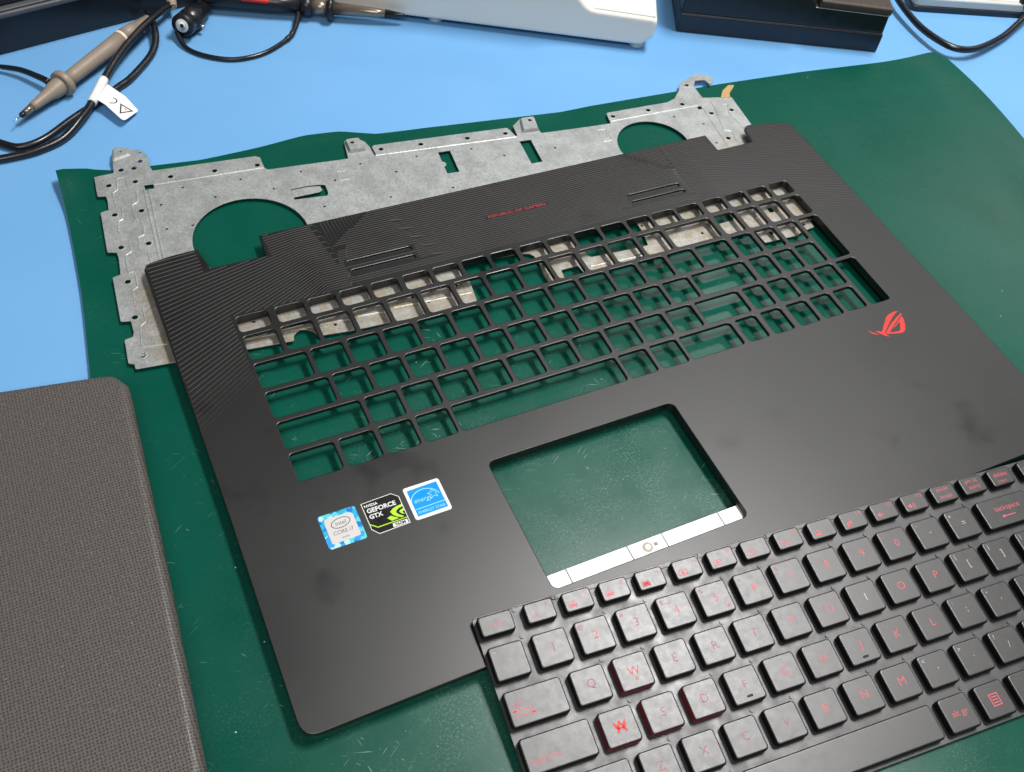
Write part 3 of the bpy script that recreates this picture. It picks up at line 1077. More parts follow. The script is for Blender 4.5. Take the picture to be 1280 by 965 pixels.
mb = MB()
for li, ln in enumerate(lines):
    fw = FADE.get(li, 1.0)
    run = []
    fine_pts = []
    for (a, b) in zip(ln, ln[1:]):
        A, B = Vector(a), Vector(b)
        n = max(1, int((B - A).length / 0.8))
        for k in range(n):
            fine_pts.append((A + (B - A) * (k / n), k == 0))
    fine_pts.append((Vector(ln[-1]), True))
    for i, (q, corner) in enumerate(fine_pts):
        if inside(q.x, q.y):
            run.append((q, corner))
        if (not inside(q.x, q.y)) or i == len(fine_pts) - 1:
            if len(run) > 1:
                keep = [run[0][0]] + [p_ for p_, cn in run[1:-1] if cn] + [run[-1][0]]
                ridge(mb, [(p_.x, p_.y) for p_ in keep], 0.48 * fw, 0.24 * fw, HP)
            run = []
emb_o = link('embossed_lines', mb.mesh('embossed_lines', recalc=False, org=pr_base), M_line, pr)
emb_o['kind'] = 'stuff'

# red print
mb = MB()
put_text(mb, 'REPUBLIC OF GAMERS', 172.3, 41.6, HP + 0.05, 3.0, 0.02, 1.0)
V_ = [q[0] for q in mb.v]
k_ = 36.8 / (max(V_) - min(V_))
mb.v = [(172.3 + (x - 172.3) * k_, y, z) for x, y, z in mb.v]
link('red_lettering', mb.mesh('red_lettering', recalc=False, org=pr_base), M_redtext, pr)
mb = MB()
for k in ('emA', 'emB', 'emC', 'emD'):
    flat(mb, [D[k]], HP + 0.05)
em_o = link('emblem', mb.mesh('emblem', recalc=False, org=pr_base), M_red, pr)
em_o['label'] = 'red eye-shaped emblem printed beside the number keys'

# stickers
SZ = HP + 0.14


def sticker(name, outline, mat, label):
    mb = MB()
    prism(mb, outline, [], HP - 0.01, SZ, 0.04)
    o = link(name, mb.mesh(name, org=pr_base), mat, pr)
    o['label'] = label
    return o


def printed(name, mb, mat, parent):
    o = link(name, mb.mesh(name, recalc=False, org=pr_base), mat, parent)
    return o


s1 = sticker('sticker', rrect(1.5, -130.7, 18.9, -113.0, 1.2), M_holo, 'square sticker with a faceted blue border and pale centre')
mb = flat(MB(), [rounded([(3.6, -128.6), (16.8, -128.2), (16.9, -117.0), (15.6, -115.4), (4.2, -115.3), (3.5, -117.5)], 0.7, 3)], SZ + 0.03)
printed('pale_panel', mb, M_cream, s1)
mb = MB()
ell = lambda rx, ry, n=28: [(10.4 + rx * math.cos(2 * math.pi * k / n) * math.cos(0.12) - ry * math.sin(2 * math.pi * k / n) * math.sin(0.12), -119.2 + ry * math.sin(2 * math.pi * k / n) + rx * math.cos(2 * math.pi * k / n) * 0.12) for k in range(n)]
flat(mb, [ell(4.6, 2.6), ell(4.15, 2.2)], SZ + 0.06)
put_text(mb, 'intel', 10.4, -119.2, SZ + 0.06, 3.0, 0.0)
put_text(mb, 'CORE i7', 10.2, -123.7, SZ + 0.06, 2.7, 0.0, 0.95)
put_text(mb, 'inside', 10.3, -126.6, SZ + 0.06, 1.5, 0.0)
printed('lettering', mb, M_stgrey, s1)

s2 = sticker('sticker', [(21.6, -113.5), (36.3, -112.9), (39.2, -115.6), (39.2, -130.4), (24.4, -130.9), (21.7, -127.6)], M_stwhite, 'black sticker with cut corners and a lime green mark')
mb = flat(MB(), [inset(ccw([(21.6, -113.5), (36.3, -112.9), (39.2, -115.6), (39.2, -130.4), (24.4, -130.9), (21.7, -127.6)]), 0.35)], SZ + 0.03)
printed('black_panel', mb, M_stblack, s2)
mb = MB()
put_text(mb, 'NVIDIA', 25.8, -115.5, SZ + 0.06, 1.9, 0.05)
put_text(mb, 'GEFORCE', 29.8, -118.2, SZ + 0.06, 3.2, 0.10, 0.98)
put_text(mb, 'GTX', 26.2, -121.4, SZ + 0.06, 3.0, 0.10)
flat(mb, [[(31.5, -128.0), (38.4, -128.0), (38.4, -130.0), (31.3, -130.0)]], SZ + 0.06)
printed('lettering', mb, M_stwhite, s2)
mb = MB()
put_text(mb, '960M', 34.9, -129.0, SZ + 0.09, 2.2, 0.04)
printed('model_number', mb, M_stblack, s2)
mb = MB()
flat(mb, [[(22.0, -124.6), (24.9, -127.2), (38.8, -127.0), (38.8, -127.4), (24.8, -127.7), (22.0, -125.3)]], SZ + 0.06)
flat(mb, [[(32.6, -122.0), (34.2, -120.8), (36.2, -120.2), (38.8, -119.9), (38.8, -121.2), (36.6, -121.6), (35.4, -122.4), (35.0, -123.2), (35.8, -124.6), (37.6, -126.2), (36.6, -126.5), (34.4, -125.2), (33.2, -123.8)]], SZ + 0.06)
flat(mb, [[(38.8, -122.2), (37.0, -122.7), (36.4, -123.4), (37.2, -124.6), (38.4, -125.4), (37.8, -123.9), (38.8, -123.4)]], SZ + 0.06)
flat(mb, [[(30.2, -124.6), (32.2, -124.0), (33.6, -125.2), (35.2, -126.4), (31.8, -126.6)]], SZ + 0.06)
printed('green_mark', mb, M_lime, s2)

s3 = sticker('sticker', rrect(41.8, -130.5, 59.5, -112.7, 1.3), M_stwhite, 'white bordered blue sticker with a star')
mb = flat(MB(), [[(43.4, -128.9), (58.1, -128.6), (57.9, -114.2), (43.3, -114.6)]], SZ + 0.03)
printed('blue_panel', mb, M_stblue, s3)
mb = MB()
arc = [(50.2 + 7.0 * math.cos(R(a)), -121.4 + 5.6 * math.sin(R(a))) for a in range(10, 176, 9)]
arc2 = [(50.2 + 6.6 * math.cos(R(a)), -121.4 + 5.2 * math.sin(R(a))) for a in range(10, 176, 9)]
flat(mb, [arc + arc2[::-1]], SZ + 0.06)
star = lambda r_, q_: [(54.2 + (r_ if k % 2 == 0 else q_) * math.cos(R(90 + 36 * k)), -119.8 + (r_ if k % 2 == 0 else q_) * math.sin(R(90 + 36 * k))) for k in range(10)]
flat(mb, [star(2.9, 1.3), star(2.3, 1.0)], SZ + 0.06)
put_text(mb, 'energy', 48.8, -121.6, SZ + 0.06, 3.4, -0.02, 0.95, 0.0, 0, 0.3)
flat(mb, [[(43.6, -125.0), (58.0, -124.8), (58.0, -125.15), (43.6, -125.35)]], SZ + 0.06)
put_text(mb, 'ENERGY STAR', 50.8, -127.1, SZ + 0.06, 2.05, 0.0, 1.0)
printed('lettering', mb, M_sky, s3)

# bright bracket strip and screw seen through the touchpad window
mb = MB()
prism(mb, rrect(82.5, -187.5, 189.5, -175.6, 1.0, 2), [], 4.6, 5.2, 0.1)
strip = link('bracket_strip', mb.mesh('bracket_strip', org=pr_base), M_silver, pr)
for x in (94.9, 126.2, 144.6, 175.4):
    mb = MB()
    prism(mb, [(x - 0.3, -187.0), (x + 0.3, -187.0), (x + 0.4, -175.7), (x - 0.2, -175.7)], [], 5.2, 5.24, 0)
    link('seam', mb.mesh('seam', org=pr_base), M_gap, strip)
mb = MB()
lathe(mb, (135.3, -179.6, 4.9), (135.3, -179.6, 7), [(0, 1.7), (0.55, 1.7), (0.8, 1.3), (0.9, 0.05)], 20)
screw = link('screw', mb.mesh('screw', org=pr_base), M_silver, strip)
mb = MB()
lathe(mb, (135.3, -179.6, 5.1), (135.3, -179.6, 7), [(0, 2.5), (0.35, 2.4), (0.5, 2.1), (0.35, 1.72), (0.2, 1.7)], 24)
link('washer', mb.mesh('washer', org=pr_base), M_tan, strip)
mb = MB()
flat(mb, [rrect(138.6, -180.3, 140.6, -178.6, 0.4, 2)], 5.23)
link('mark', mb.mesh('mark', recalc=False, org=pr_base), M_stgrey, strip)
mb = MB()
prism(mb, [(186.4, -187.0), (189.4, -187.0), (189.4, -175.0), (186.8, -175.0)], [], 5.22, 5.4, 0)
link('tape_end', mb.mesh('tape_end', org=pr_base), M_tape, strip)

# ---------------------------------------------------------------- loose keyboard
ko, kx, ky = (Vector(q) for q in D['kb'])
kx.normalize()
kz = kx.cross(ky).normalized()
ky = kz.cross(kx)
KROT = Matrix((kx, ky, kz)).transposed()
# local millimetres = layout coordinates minus (150, -40); z = 0 at the underside
KH, KT = 3.8, 0.45
KBASE = KH + KT + 0.9
org = ko + KROT @ Vector((150 - 27.2, -40 + 8.0, -KBASE))
kb = empty('keyboard', org, KROT)
tag(kb, 'loose black laptop keyboard with red legends, leaning on the front edge of the palm rest', 'keyboard')
KO = (150.0, -40.0, -KBASE)     # layout point of the keyboard's origin (key tops at z = 0)

dots = []
for r in range(5):
    y = row_y(r) + 1.45
    for x0, x1, y0, y1, l in layout:
        if abs(y1 - row_y(r)) < 0.1 and x1 - x0 < 20 and x0 < 290:
            dots.append((x1 + 1.2, y - 0.2))
dots += [(16.2 + 2.0, 14.0 - 0.9), (36.2, 13.6), (71.0, 13.6), (105.6, 13.6), (141.0, 13.6), (-0.1 + 0.9, 1.5)]
sel = []
for i, d in enumerate(dots):
    if i % 3 != 1 and all((d[0] - e[0]) ** 2 + (d[1] - e[1]) ** 2 > 9 for e in sel):
        sel.append(d)
mb = MB()
kout = rounded([(-0.6, 14.6), (346, 14.6), (346, -93.4), (-0.6, -93.4)], 2.0, 4)
prism(mb, kout, [circ(x, y, 0.85, 10) for x, y in sel if 1.0 < x < 344], -KH - KT, -KH, 0.15)
link('base_plate', mb.mesh('base_plate', org=KO), M_kplate, kb)
mb = MB()
prism(mb, inset(ccw(kout), 0.7), [], -KBASE, -KH - KT - 0.01, 0)
link('backing_sheet', mb.mesh('backing_sheet', org=KO), M_black, kb)

_kcache = {}


def cap_mesh(w, h, red):
    key = (round(w, 1), round(h, 1), red)
    if key in _kcache:
        return _kcache[key]
    mb = MB()
    secs = [(0.30, -KH + 0.6), (0.26, -1.0), (0.12, -0.45), (0.0, -0.30), (-0.10, -0.12), (-0.30, -0.02), (-0.6, 0.0)]
    rings = []
    for d, z in secs:
        rings.append([(x, y, z) for x, y in rrect(-w / 2 - d, -h / 2 - d, w / 2 + d, h / 2 + d, 1.3 + max(d, -0.3), 5)])
    n = len(rings[0])
    v = [q for r_ in rings for q in r_]
    f, mi = [], []
    for k in range(len(rings) - 1):
        for i in range(n):
            j = (i + 1) % n
            f.append((k * n + i, k * n + j, (k + 1) * n + j, (k + 1) * n + i))
            mi.append(1 if k < 2 else 0)
    f.append(tuple(range((len(rings) - 1) * n, len(rings) * n)))
    mi.append(0)
    f.append(tuple(range(n - 1, -1, -1)))
    mi.append(1)
    mb.add(v, f)
    mb.mi = mi
    me = mb.mesh('key', recalc=False)
    me.materials.append(M_key)
    me.materials.append(M_keyred if red else M_keyside)
    for p in me.polygons:
        p.use_smooth = p.material_index == 0 and len(p.vertices) == 4
    _kcache[key] = me
    return me


SHIFT = dict(zip('`1234567890-=[];\',./\\', '~!@#$%^&*()_+{}:"<>?|'))


def rect_line(mb, x0, y0, x1, y1, t, z):
    flat(mb, [[(x0, y0), (x1, y0), (x1, y1), (x0, y1)], [(x0 + t, y0 + t), (x1 - t, y0 + t), (x1 - t, y1 - t), (x0 + t, y1 - t)]], z)


def icon(mb, l, x, y, z):
    if l == 'f1':
        put_text(mb, 'z z', x, y, z, 2.6, 0.0)
    elif l in ('f2', 'f3', 'f4'):
        rect_line(mb, x - 1.9, y - 1.1, x + 1.9, y + 0.5, 0.3, z)
        flat(mb, [[(x - 1.3, y - 0.6), (x + 1.3, y - 0.6), (x + 1.0, y + 0.1), (x - 1.0, y + 0.1)]], z)
        for k in (-1, 0, 1):
            flat(mb, [[(x + k * 1.0 - 0.15, y + 0.8), (x + k * 1.0 + 0.15, y + 0.8), (x + k * 1.3 + 0.15, y + 1.6), (x + k * 1.3 - 0.15, y + 1.6)]], z)
        if l == 'f4':
            flat(mb, [[(x - 1.9, y - 1.3), (x + 1.9, y - 1.3), (x + 1.5, y + 0.9), (x - 1.5, y + 0.9)]], z)
    elif l in ('f5', 'f6', 'f7'):
        rect_line(mb, x - 2.0, y - 1.3, x + 2.0, y + 1.3, 0.28, z)
        if l == 'f5':
            flat(mb, [circ(x, y, 0.75, 10)], z)
        elif l == 'f6':
            for k in range(8):
                a = k * math.pi / 4
                flat(mb, [[(x + 0.5 * math.cos(a - .3), y + 0.5 * math.sin(a - .3)), (x + 1.0 * math.cos(a), y + 1.0 * math.sin(a)), (x + 0.5 * math.cos(a + .3), y + 0.5 * math.sin(a + .3))]], z)
            flat(mb, [circ(x, y, 0.5, 10)], z)
        else:
            put_text(mb, 'x', x, y, z, 2.2, 0.02)
    elif l == 'f8':
        rect_line(mb, x - 2.2, y - 1.2, x + 0.4, y + 0.8, 0.28, z)
        rect_line(mb, x + 1.0, y - 1.2, x + 3.0, y + 1.2, 0.28, z)
    elif l == 'f9':
        rect_line(mb, x - 1.5, y - 1.2, x + 1.5, y + 1.2, 0.3, z)
        flat(mb, [[(x - 1.2, y - 0.9), (x + 1.2, y - 0.9), (x + 1.2, y - 0.2), (x - 1.2, y - 0.2)]], z)
    else:
        flat(mb, [[(x - 1.6, y - 0.5), (x - 0.9, y - 0.5), (x, y - 1.3), (x, y + 1.3), (x - 0.9, y + 0.5), (x - 1.6, y + 0.5)]], z)
        n = {'f10': 1, 'f11': 1, 'f12': 2}[l]
        for q in range(n):
            r0, r1 = 0.9 + 0.8 * q, 1.2 + 0.8 * q
            a_ = [(x + 0.1 + r1 * math.cos(R(a)), y + r1 * math.sin(R(a))) for a in range(-45, 46, 15)]
            b_ = [(x + 0.1 + r0 * math.cos(R(a)), y + r0 * math.sin(R(a))) for a in range(-45, 46, 15)]
            flat(mb, [a_ + b_[::-1]], z)
        if l == 'f10':
            flat(mb, [[(x - 1.8, y - 1.3), (x - 1.5, y - 1.5), (x + 1.5, y + 1.3), (x + 1.2, y + 1.5)]], z)


def legend(mb, l, w, h):
    """lettering of one key, in key-centred millimetres"""
    z = 0.035
    T = lambda s, x, y, sz, th=-0.03, sx=1.0: put_text(mb, s, x, y, z, sz, th, sx)
    if l == 'esc':
        T('esc', -0.2, -0.2, 3.6)
    elif l and l[0] == 'f' and l[1:].isdigit():
        T(l, w / 2 - 2.6, h / 2 - 2.0, 2.4)
        icon(mb, l, -w / 2 + 3.6, -h / 2 + 2.8, z)
    elif l == 'pause':
        T('pause', 0, 1.7, 3.1); T('break', 0, -1.7, 3.1)
    elif l == 'prtsc':
        T('prt sc', 0, 1.7, 3.1); T('sysrq', 0, -1.7, 3.1)
    elif l == 'delete':
        T('delete', 0, 1.3, 3.3); T('insert', -0.6, -2.2, 2.3)
    elif l == 'home':
        T('home', 0, 0.6, 3.2)
    elif l == 'backspace':
        T('backspace', 0.5, 1.2, 3.6)
        flat(mb, [[(-5, -2.6), (-3.4, -1.8), (-3.4, -2.4), (3, -2.4), (3, -2.8), (-3.4, -2.8), (-3.4, -3.4)]], z)
    elif l == 'tab':
        T('tab', -w / 2 + 4.2, 1.4, 3.4)
        for yy, s in ((-1.2, -1), (-3.2, 1)):
            cx = -w / 2 + 6.2
            flat(mb, [[(cx - 4.4, yy - 0.16), (cx + 4.4, yy - 0.16), (cx + 4.4, yy + 0.16), (cx - 4.4, yy + 0.16)]], z)
            flat(mb, [[(cx + s * 5.0, yy), (cx + s * 3.0, yy + 0.9), (cx + s * 3.0, yy - 0.9)]], z)
    elif l == 'caps':
        T('caps lock', -w / 2 + 8.6, -2.4, 3.4)
    elif l == 'enter':
        T('enter', -w / 2 + 6, 0, 3.4)
    elif l in ('shift', 'rshift'):
        T('shift', -w / 2 + 6, -1, 3.4)
    elif l in ('ctrl', 'rctrl', 'fn', 'alt'):
        T(l.replace('r', '', 1) if l == 'rctrl' else l, 0, 0, 3.5)
    elif l == 'altgr':
        T('alt gr', 0.2, -0.3, 3.9)
    elif l == 'menu':
        rect_line(mb, -2.3, -2.6, 2.3, 2.6, 0.4, z)
        for yy in (1.2, 0, -1.2):
            flat(mb, [[(-1.4, yy - 0.2), (1.4, yy - 0.2), (1.4, yy + 0.2), (-1.4, yy + 0.2)]], z)
    elif l == 'win':
        for a in (-1.05, 1.05):
            for b in (-1.05, 1.05):
                flat(mb, [[(a - 0.9, b - 0.9), (a + 0.9, b - 0.9), (a + 0.9, b + 0.9), (a - 0.9, b + 0.9)]], z)
    elif l and len(l) == 1:
        if l == 'A':
            T(l, 0.3, 0.0, 6.4, 0.14)
            flat(mb, [[(-2.6, 2.2), (-0.9, 0.9), (-0.2, -1.6), (-1.9, -0.4)]], z)
            flat(mb, [[(3.1, 2.4), (1.4, 1.0), (0.9, -1.8), (2.7, -0.3)]], z)
        else:
            T(l, 0.3, 0.2, 5.2 if l.isalnum() else 4.4, -0.06)
        if l == 'W':
            flat(mb, [circ(0.5, -3.3, 0.62, 12), circ(0.5, -3.3, 0.4, 12)], z)
        if l == '5':
            T('€', w / 2 - 2.4, -h / 2 + 2.6, 2.6)


KEYS = 0
for x0, x1, y0, y1, l in layout:
    if x0 > 300 or (x0 > 255 and y1 < -50):
        continue            # beyond the frame
    ins_ = 0.95
    w, h = (x1 - x0) - 2 * ins_ + 0.2, (y1 - y0) - 2 * ins_ + 0.1
    if l == 'space':
        w -= 0.6
    cx, cy = (x0 + x1) / 2, (y0 + y1) / 2
    red = l in ('W', 'A', 'S', 'D')
    me = cap_mesh(w, h, red)
    k = link('key', me, [], kb, (cx - KO[0], cy - KO[1], -KO[2]))
    if red:
        k['label'] = 'key with translucent dark red sides'
    mb = MB()
    legend(mb, l, w, h)
    if mb.v:
        mt = M_legend
        if l in ('`', '-', '=', '[', ']', ';', "'", ',', '.', '/', '\\', 'I'):
            mt = M_grey_leg
        elif l in ('Q', 'S', 'D', 'F', 'C', 'Z', 'X', 'V', 'T', '3', '1', 'E', 'R'):
            mt = M_dim
        elif l in ('A', 'W'):
            mt = M_red
        link('legend', mb.mesh('legend', recalc=False), mt, k)
    if l in SHIFT:
        mb = MB()
        put_text(mb, SHIFT[l], -w / 2 + 2.3, h / 2 - 2.5, 0.035, 2.9, -0.02)
        link('shift_legend', mb.mesh('shift_legend', recalc=False), M_dim if l.isdigit() else M_grey_leg, k)
    if l in ('F', 'J'):
        mb = MB()
        prism(mb, rrect(-1.3, -5.2, 1.5, -4.3, 0.4, 3), [], 0.0, 0.3, 0.12)
        link('homing_bar', mb.mesh('homing_bar'), M_keyside, k)
    KEYS += 1

# ---------------------------------------------------------------- closed laptop beside the palm rest
ld = D['lid']
mb = MB()
lid_out = [(-330.0, 31.0), (-111.5, 0.0), (-70.3, -6.0), (-63.0, -7.6), (-58.0, -16.0), (-58.2, -23.1), (-61.6, -81.6), (-64.5, -129.6), (-67.9, -175.3), (-74.5, -262.0), (-330.0, -230.0)]
lid_base = (-180.0, -110.0, 0.0)
lid = empty('closed_laptop', lid_base)
tag(lid, 'closed dark grey laptop with a woven-textured lid and rounded corner', 'laptop')
lo = rounded(lid_out, [5, 0, 0, 7, 5, 0, 0, 0, 0, 8, 5], 6)
mb = MB()
prism(mb, lo, [], 7.5, 16.0, 4.6, steps=8)
me = merge(mb.mesh('lid', org=lid_base))
for p_ in me.polygons:
    p_.use_smooth = abs(p_.normal.z) < 0.985
link('lid', me, M_lid, lid)
mb = MB()
prism(mb, inset(ccw(lo), 1.6), [], 0.6, 7.3, 0.6)
link('base', mb.mesh('base', org=lid_base), M_black, lid)
for x, y in ((-90, -30), (-95, -220), (-300, -180), (-300, 0)):
    mb = MB()
    lathe(mb, (x, y, -0.05), (x, y, 3), [(0, 4), (0.8, 4)], 14)
    link('foot', mb.mesh('foot', org=lid_base), M_black, lid)

# ---------------------------------------------------------------- oscilloscope probe
pp = D['probe']
A0 = Vector((*pp[0], 5.0))
B0 = Vector((*pp[8], 8.6))
PK = 0.84
ax = (B0 - A0).normalized()
Lp = (B0 - A0).length
pos = [0] + [(Vector((*q, 0)) - Vector((*pp[0], 0))).length / (Vector((*pp[8], 0)) - Vector((*pp[0], 0))).length * Lp for q in pp[1:]]
pr_b = (A0.x, A0.y, BZ)
probe = empty('oscilloscope_probe', pr_b)
tag(probe, 'taupe oscilloscope probe with a finger guard and bare needle tip, lying on the blue bench', 'probe')


def lathe_part(name, prof, mat, parent, A=A0, d=ax, base=pr_b, n=22, smooth=True, k=None):
    k = (PK if parent is probe else 1.0) if k is None else k
    mb = MB()
    A = Vector(A)
    tube(mb, [A + d * t for t, _ in prof], [max(r_ * k, 0.02) for _, r_ in prof], n)
    o = link(name, mb.mesh(name, org=base), mat, parent)
    for p_ in o.data.polygons:
        p_.use_smooth = smooth and len(p_.vertices) == 4
    return o


lathe_part('needle', [(-3, 0.15), (-1, 0.5), (5, 0.75)], M_steel, probe)
lathe_part('tip_ring', [(3.2, 1.6), (3.4, 2.0), (6.2, 2.1), (6.4, 1.7)], M_black, probe)
lathe_part('tip_sleeve', [(6.0, 2.2), (13.5, 2.9)], M_brass, probe)
gx = pos[3]
lathe_part('nose_cone', [(12.5, 3.0), (15, 3.4), (gx - 9, 4.6), (gx - 5, 6.2), (gx, 6.6), (gx + 1.5, 6.6)], M_probe, probe)
lathe_part('finger_guard', [(gx + 1.2, 6.4), (gx + 1.4, 9.0), (gx + 2.4, 9.7), (gx + 4.8, 9.7), (gx + 5.8, 9.0), (gx + 6.2, 5.6)], M_probe, probe)
bx = pos[5]
lathe_part('barrel', [(gx + 6.0, 5.2), (gx + 14, 5.4), (bx - 14, 6.0), (bx - 1.5, 6.2)], M_probe, probe)
lathe_part('band', [(bx - 1.6, 6.3), (bx - 1.4, 6.5), (bx + 0.2, 6.5), (bx + 0.4, 6.3)], M_band, probe)
lathe_part('rear_grip', [(bx + 0.4, 6.1), (bx + 8, 5.8), (bx + 13, 5.0)], M_probe, probe)
prof = []
for k in range(9):
    t = bx + 13 + k * 1.55
    r_ = 4.6 - k * 0.22
    prof += [(t, r_), (t + 0.75, r_), (t + 0.8, r_ - 0.75), (t + 1.5, r_ - 0.75)]
lathe_part('strain_relief', prof, M_probe, probe, smooth=False)
# ground lead leaving the nose
mb = MB()
lp = [(-160, 296, 2), (-120, 288, 1), (-89.5, 276.5, 1.0), (-76.6, 269.3, 2.0), (-66.0, 260.5, 3.5), (-56.0, 247.5, 4.5), (-52.5, 241.5, 4.8)]
tube(mb, spline(lp, 6), 1.15, 8)
link('ground_lead', mb.mesh('ground_lead', org=pr_b), M_rubber, probe, smooth=True)
mb = MB()
tube(mb, spline(lp[3:], 6), [1.5 + 0.04 * k for k in range(19)], 10)
link('lead_sleeve', mb.mesh('lead_sleeve', org=pr_b), M_black, probe, smooth=True)
# its cable
CZ = BZ + 2.4
cb = D['cableB']
zs = [6.6, 4.0, CZ, CZ, CZ, CZ, CZ, CZ, CZ, CZ, CZ]
mb = MB()
tube(mb, spline([(x, y, z) for (x, y), z in zip(cb, zs)] + [(-130, 215, CZ)], 8), 2.35, 12)
link('cable', mb.mesh('cable', org=pr_b), M_rubber, probe, smooth=True)

# second cable, crossing over the first
ca = D['cableA']
cab_b = (ca[5][0], ca[5][1], BZ)
cable2 = empty('probe_cable', cab_b)
tag(cable2, 'black probe cable with a ribbed pale strain relief, crossing over the taupe probe end', 'cable')
zs = [7.5, 9.0, 9.5, 8.5, 7.0, 5.6, 4.8, 3.6, CZ + 0.6, CZ, CZ, CZ]
mb = MB()
tube(mb, spline([(x, y, z) for (x, y), z in zip(ca, zs)] + [(-150, 190, CZ)], 8), 2.35, 12)
link('cord', mb.mesh('cord', org=cab_b), M_rubber, cable2, smooth=True)
ra = D['reliefA']
A2 = Vector((ra[1][0], ra[1][1], 7.4))
d2 = (Vector((ra[0][0], ra[0][1], 12.0)) - A2).normalized()
prof = []
for k in range(20):
    t = -1.0 + k * 1.5
    r_ = 2.7 + k * 0.13
    prof += [(t, r_), (t + 0.8, r_ + 0.1), (t + 0.9, r_ - 0.4), (t + 1.45, r_ - 0.4)]
lathe_part('strain_relief', prof, M_tan, cable2, A=A2, d=d2, base=cab_b, smooth=False)

# paper tag round the cable
tgp = [(-33.5, 215.5), (-25.0, 234.5), (-19.5, 232.0), (-11.6, 218.2), (-7.9, 204.4), (-9.5, 202.0), (-17.2, 194.0), (-19.6, 194.0), (-25.6, 208.8), (-28.0, 214.0)]
tag_b = (-20.0, 212.0, BZ)
tg = empty('cable_tag', tag_b)
tag(tg, 'white paper tag with a warning triangle wrapped round the black cable', 'tag')
mb = MB()


def tagz(x, y):
    # flap rises from the bench to the cable it is folded over
    d = ((x + 14) * 0.8 + (214 - y) * -0.6)
    return (-x - 7.5) * 0.25 + 0.3


prism(mb, rounded([(-31.0, 218.0), (-22.5, 235.5), (-12.0, 219.0), (-7.6, 204.6), (-18.4, 193.4), (-25.4, 210.0)], [1, 1, 2, 2, 2, 0.5], 4), [], 0.0, 0.25, 0.0, zf=tagz)
link('paper', mb.mesh('paper', org=tag_b), M_paper, tg)
mb = MB()
sl = spline([(x, y, z) for (x, y), z in zip(ca[4:8], [7.0, 5.6, 4.8, 3.6])], 8)
tube(mb, sl[8:18], 2.85, 12)
link('wrap', mb.mesh('wrap', org=tag_b), M_paper, tg, smooth=True)
mb = MB()
tri = [(-16.5, 211.5), (-10.6, 203.6), (-19.0, 201.0)]
c0 = (sum(q[0] for q in tri) / 3, sum(q[1] for q in tri) / 3)
tri2 = [(c0[0] + (q[0] - c0[0]) * 0.7, c0[1] + (q[1] - c0[1]) * 0.7) for q in tri]
flat(mb, [tri, tri2], 0)
flat(mb, [[(-15.1, 206.6), (-14.6, 206.4), (-14.4, 204.4), (-14.8, 204.4)]], 0)
ar = [(-21.0 + 3.4 * math.cos(R(a)), 214.6 + 3.4 * math.sin(R(a))) for a in range(-120, 71, 12)]
ar2 = [(-21.0 + 2.7 * math.cos(R(a)), 214.6 + 2.7 * math.sin(R(a))) for a in range(-120, 71, 12)]
flat(mb, [ar + ar2[::-1]], 0)
mb.v = [(x, y, tagz(x, y) + 0.33) for x, y, z in mb.v]
link('printed_marks', mb.mesh('printed_marks', recalc=False, org=tag_b), M_ink, tg)

# ---------------------------------------------------------------- black connector and black probe
bn = D['bnc']
A3 = Vector((bn[0][0] + 0.5, bn[0][1] - 2.5, 9.5))
d3 = Vector((0.60, 0.77, -0.20)).normalized()
bnc_b = (A3.x, A3.y, BZ)
bnc = empty('coaxial_connector', bnc_b)
tag(bnc, 'round black coaxial connector with a white insulator ring in its mouth', 'connector')
lathe_part('shell', [(2.5, 4.2), (0.2, 5.4), (0.0, 7.0), (0.6, 7.5), (5, 7.6), (5.4, 7.0), (8, 7.0), (8.4, 7.7), (20, 7.9), (21, 7.0), (33, 5.2), (34, 3.0)], M_black, bnc, A=A3, d=d3, base=bnc_b, n=28)
lathe_part('insulator', [(1.5, 1.3), (0.2, 1.8), (-0.1, 2.6), (-0.1, 4.2), (0.4, 4.9), (1.6, 5.0)], M_stwhite, bnc, A=A3, d=d3, base=bnc_b)
lathe_part('pin', [(-0.3, 1.2), (0.0, 1.5), (1.9, 1.5)], M_black, bnc, A=A3, d=d3, base=bnc_b, n=10)
side = d3.cross(Vector((0, 0, 1))).normalized()
lathe_part('lock_stud', [(0, 1.3), (3.4, 1.3), (3.6, 0.9)], M_steel, bnc, A=A3 + d3 * 12 + side * 6.0 + Vector((0, 0, -3)), d=side, base=bnc_b, n=10)

bp = D['bprobe']
A4 = Vector((bp[6][0], bp[6][1], 6.0))
B4 = Vector((bp[0][0], bp[0][1], 8.0))
d4 = (B4 - A4).normalized()
bpr_b = (A4.x, A4.y, BZ)
bpr = empty('test_probe', bpr_b)
tag(bpr, 'slim black test probe with a red button lying against the white device', 'probe')
lathe_part('tip_blade', [(0, 0.6), (2, 1.4), (14, 2.9)], M_black, bpr, A=A4, d=d4, base=bpr_b)
lathe_part('nose', [(13.5, 2.6), (20, 3.2), (50, 4.4)], M_brass, bpr, A=A4, d=d4, base=bpr_b)
lathe_part('guard', [(49.5, 4.2), (49.7, 8.2), (51.4, 8.4), (53.2, 8.2), (53.4, 4.6)], M_black, bpr, A=A4, d=d4, base=bpr_b)
lathe_part('collar', [(53, 4.8), (64, 5.0)], M_brass, bpr, A=A4, d=d4, base=bpr_b)
lathe_part('lead_clamp', [(64, 5.2), (64.3, 6.6), (71, 6.6), (71.3, 5.4)], M_black, bpr, A=A4, d=d4, base=bpr_b)
lathe_part('handle', [(71, 5.2), (90, 6.4), (135, 6.8), (140, 5.0)], M_black, bpr, A=A4, d=d4, base=bpr_b)
mb = MB()
q0 = A4 + d4 * 92
q1 = A4 + d4 * 112
up = Vector((0, 0, 1))
sd = d4.cross(up).normalized()
nrm = (up * 0.62 - sd * -0.78)
nrm = nrm.normalized()
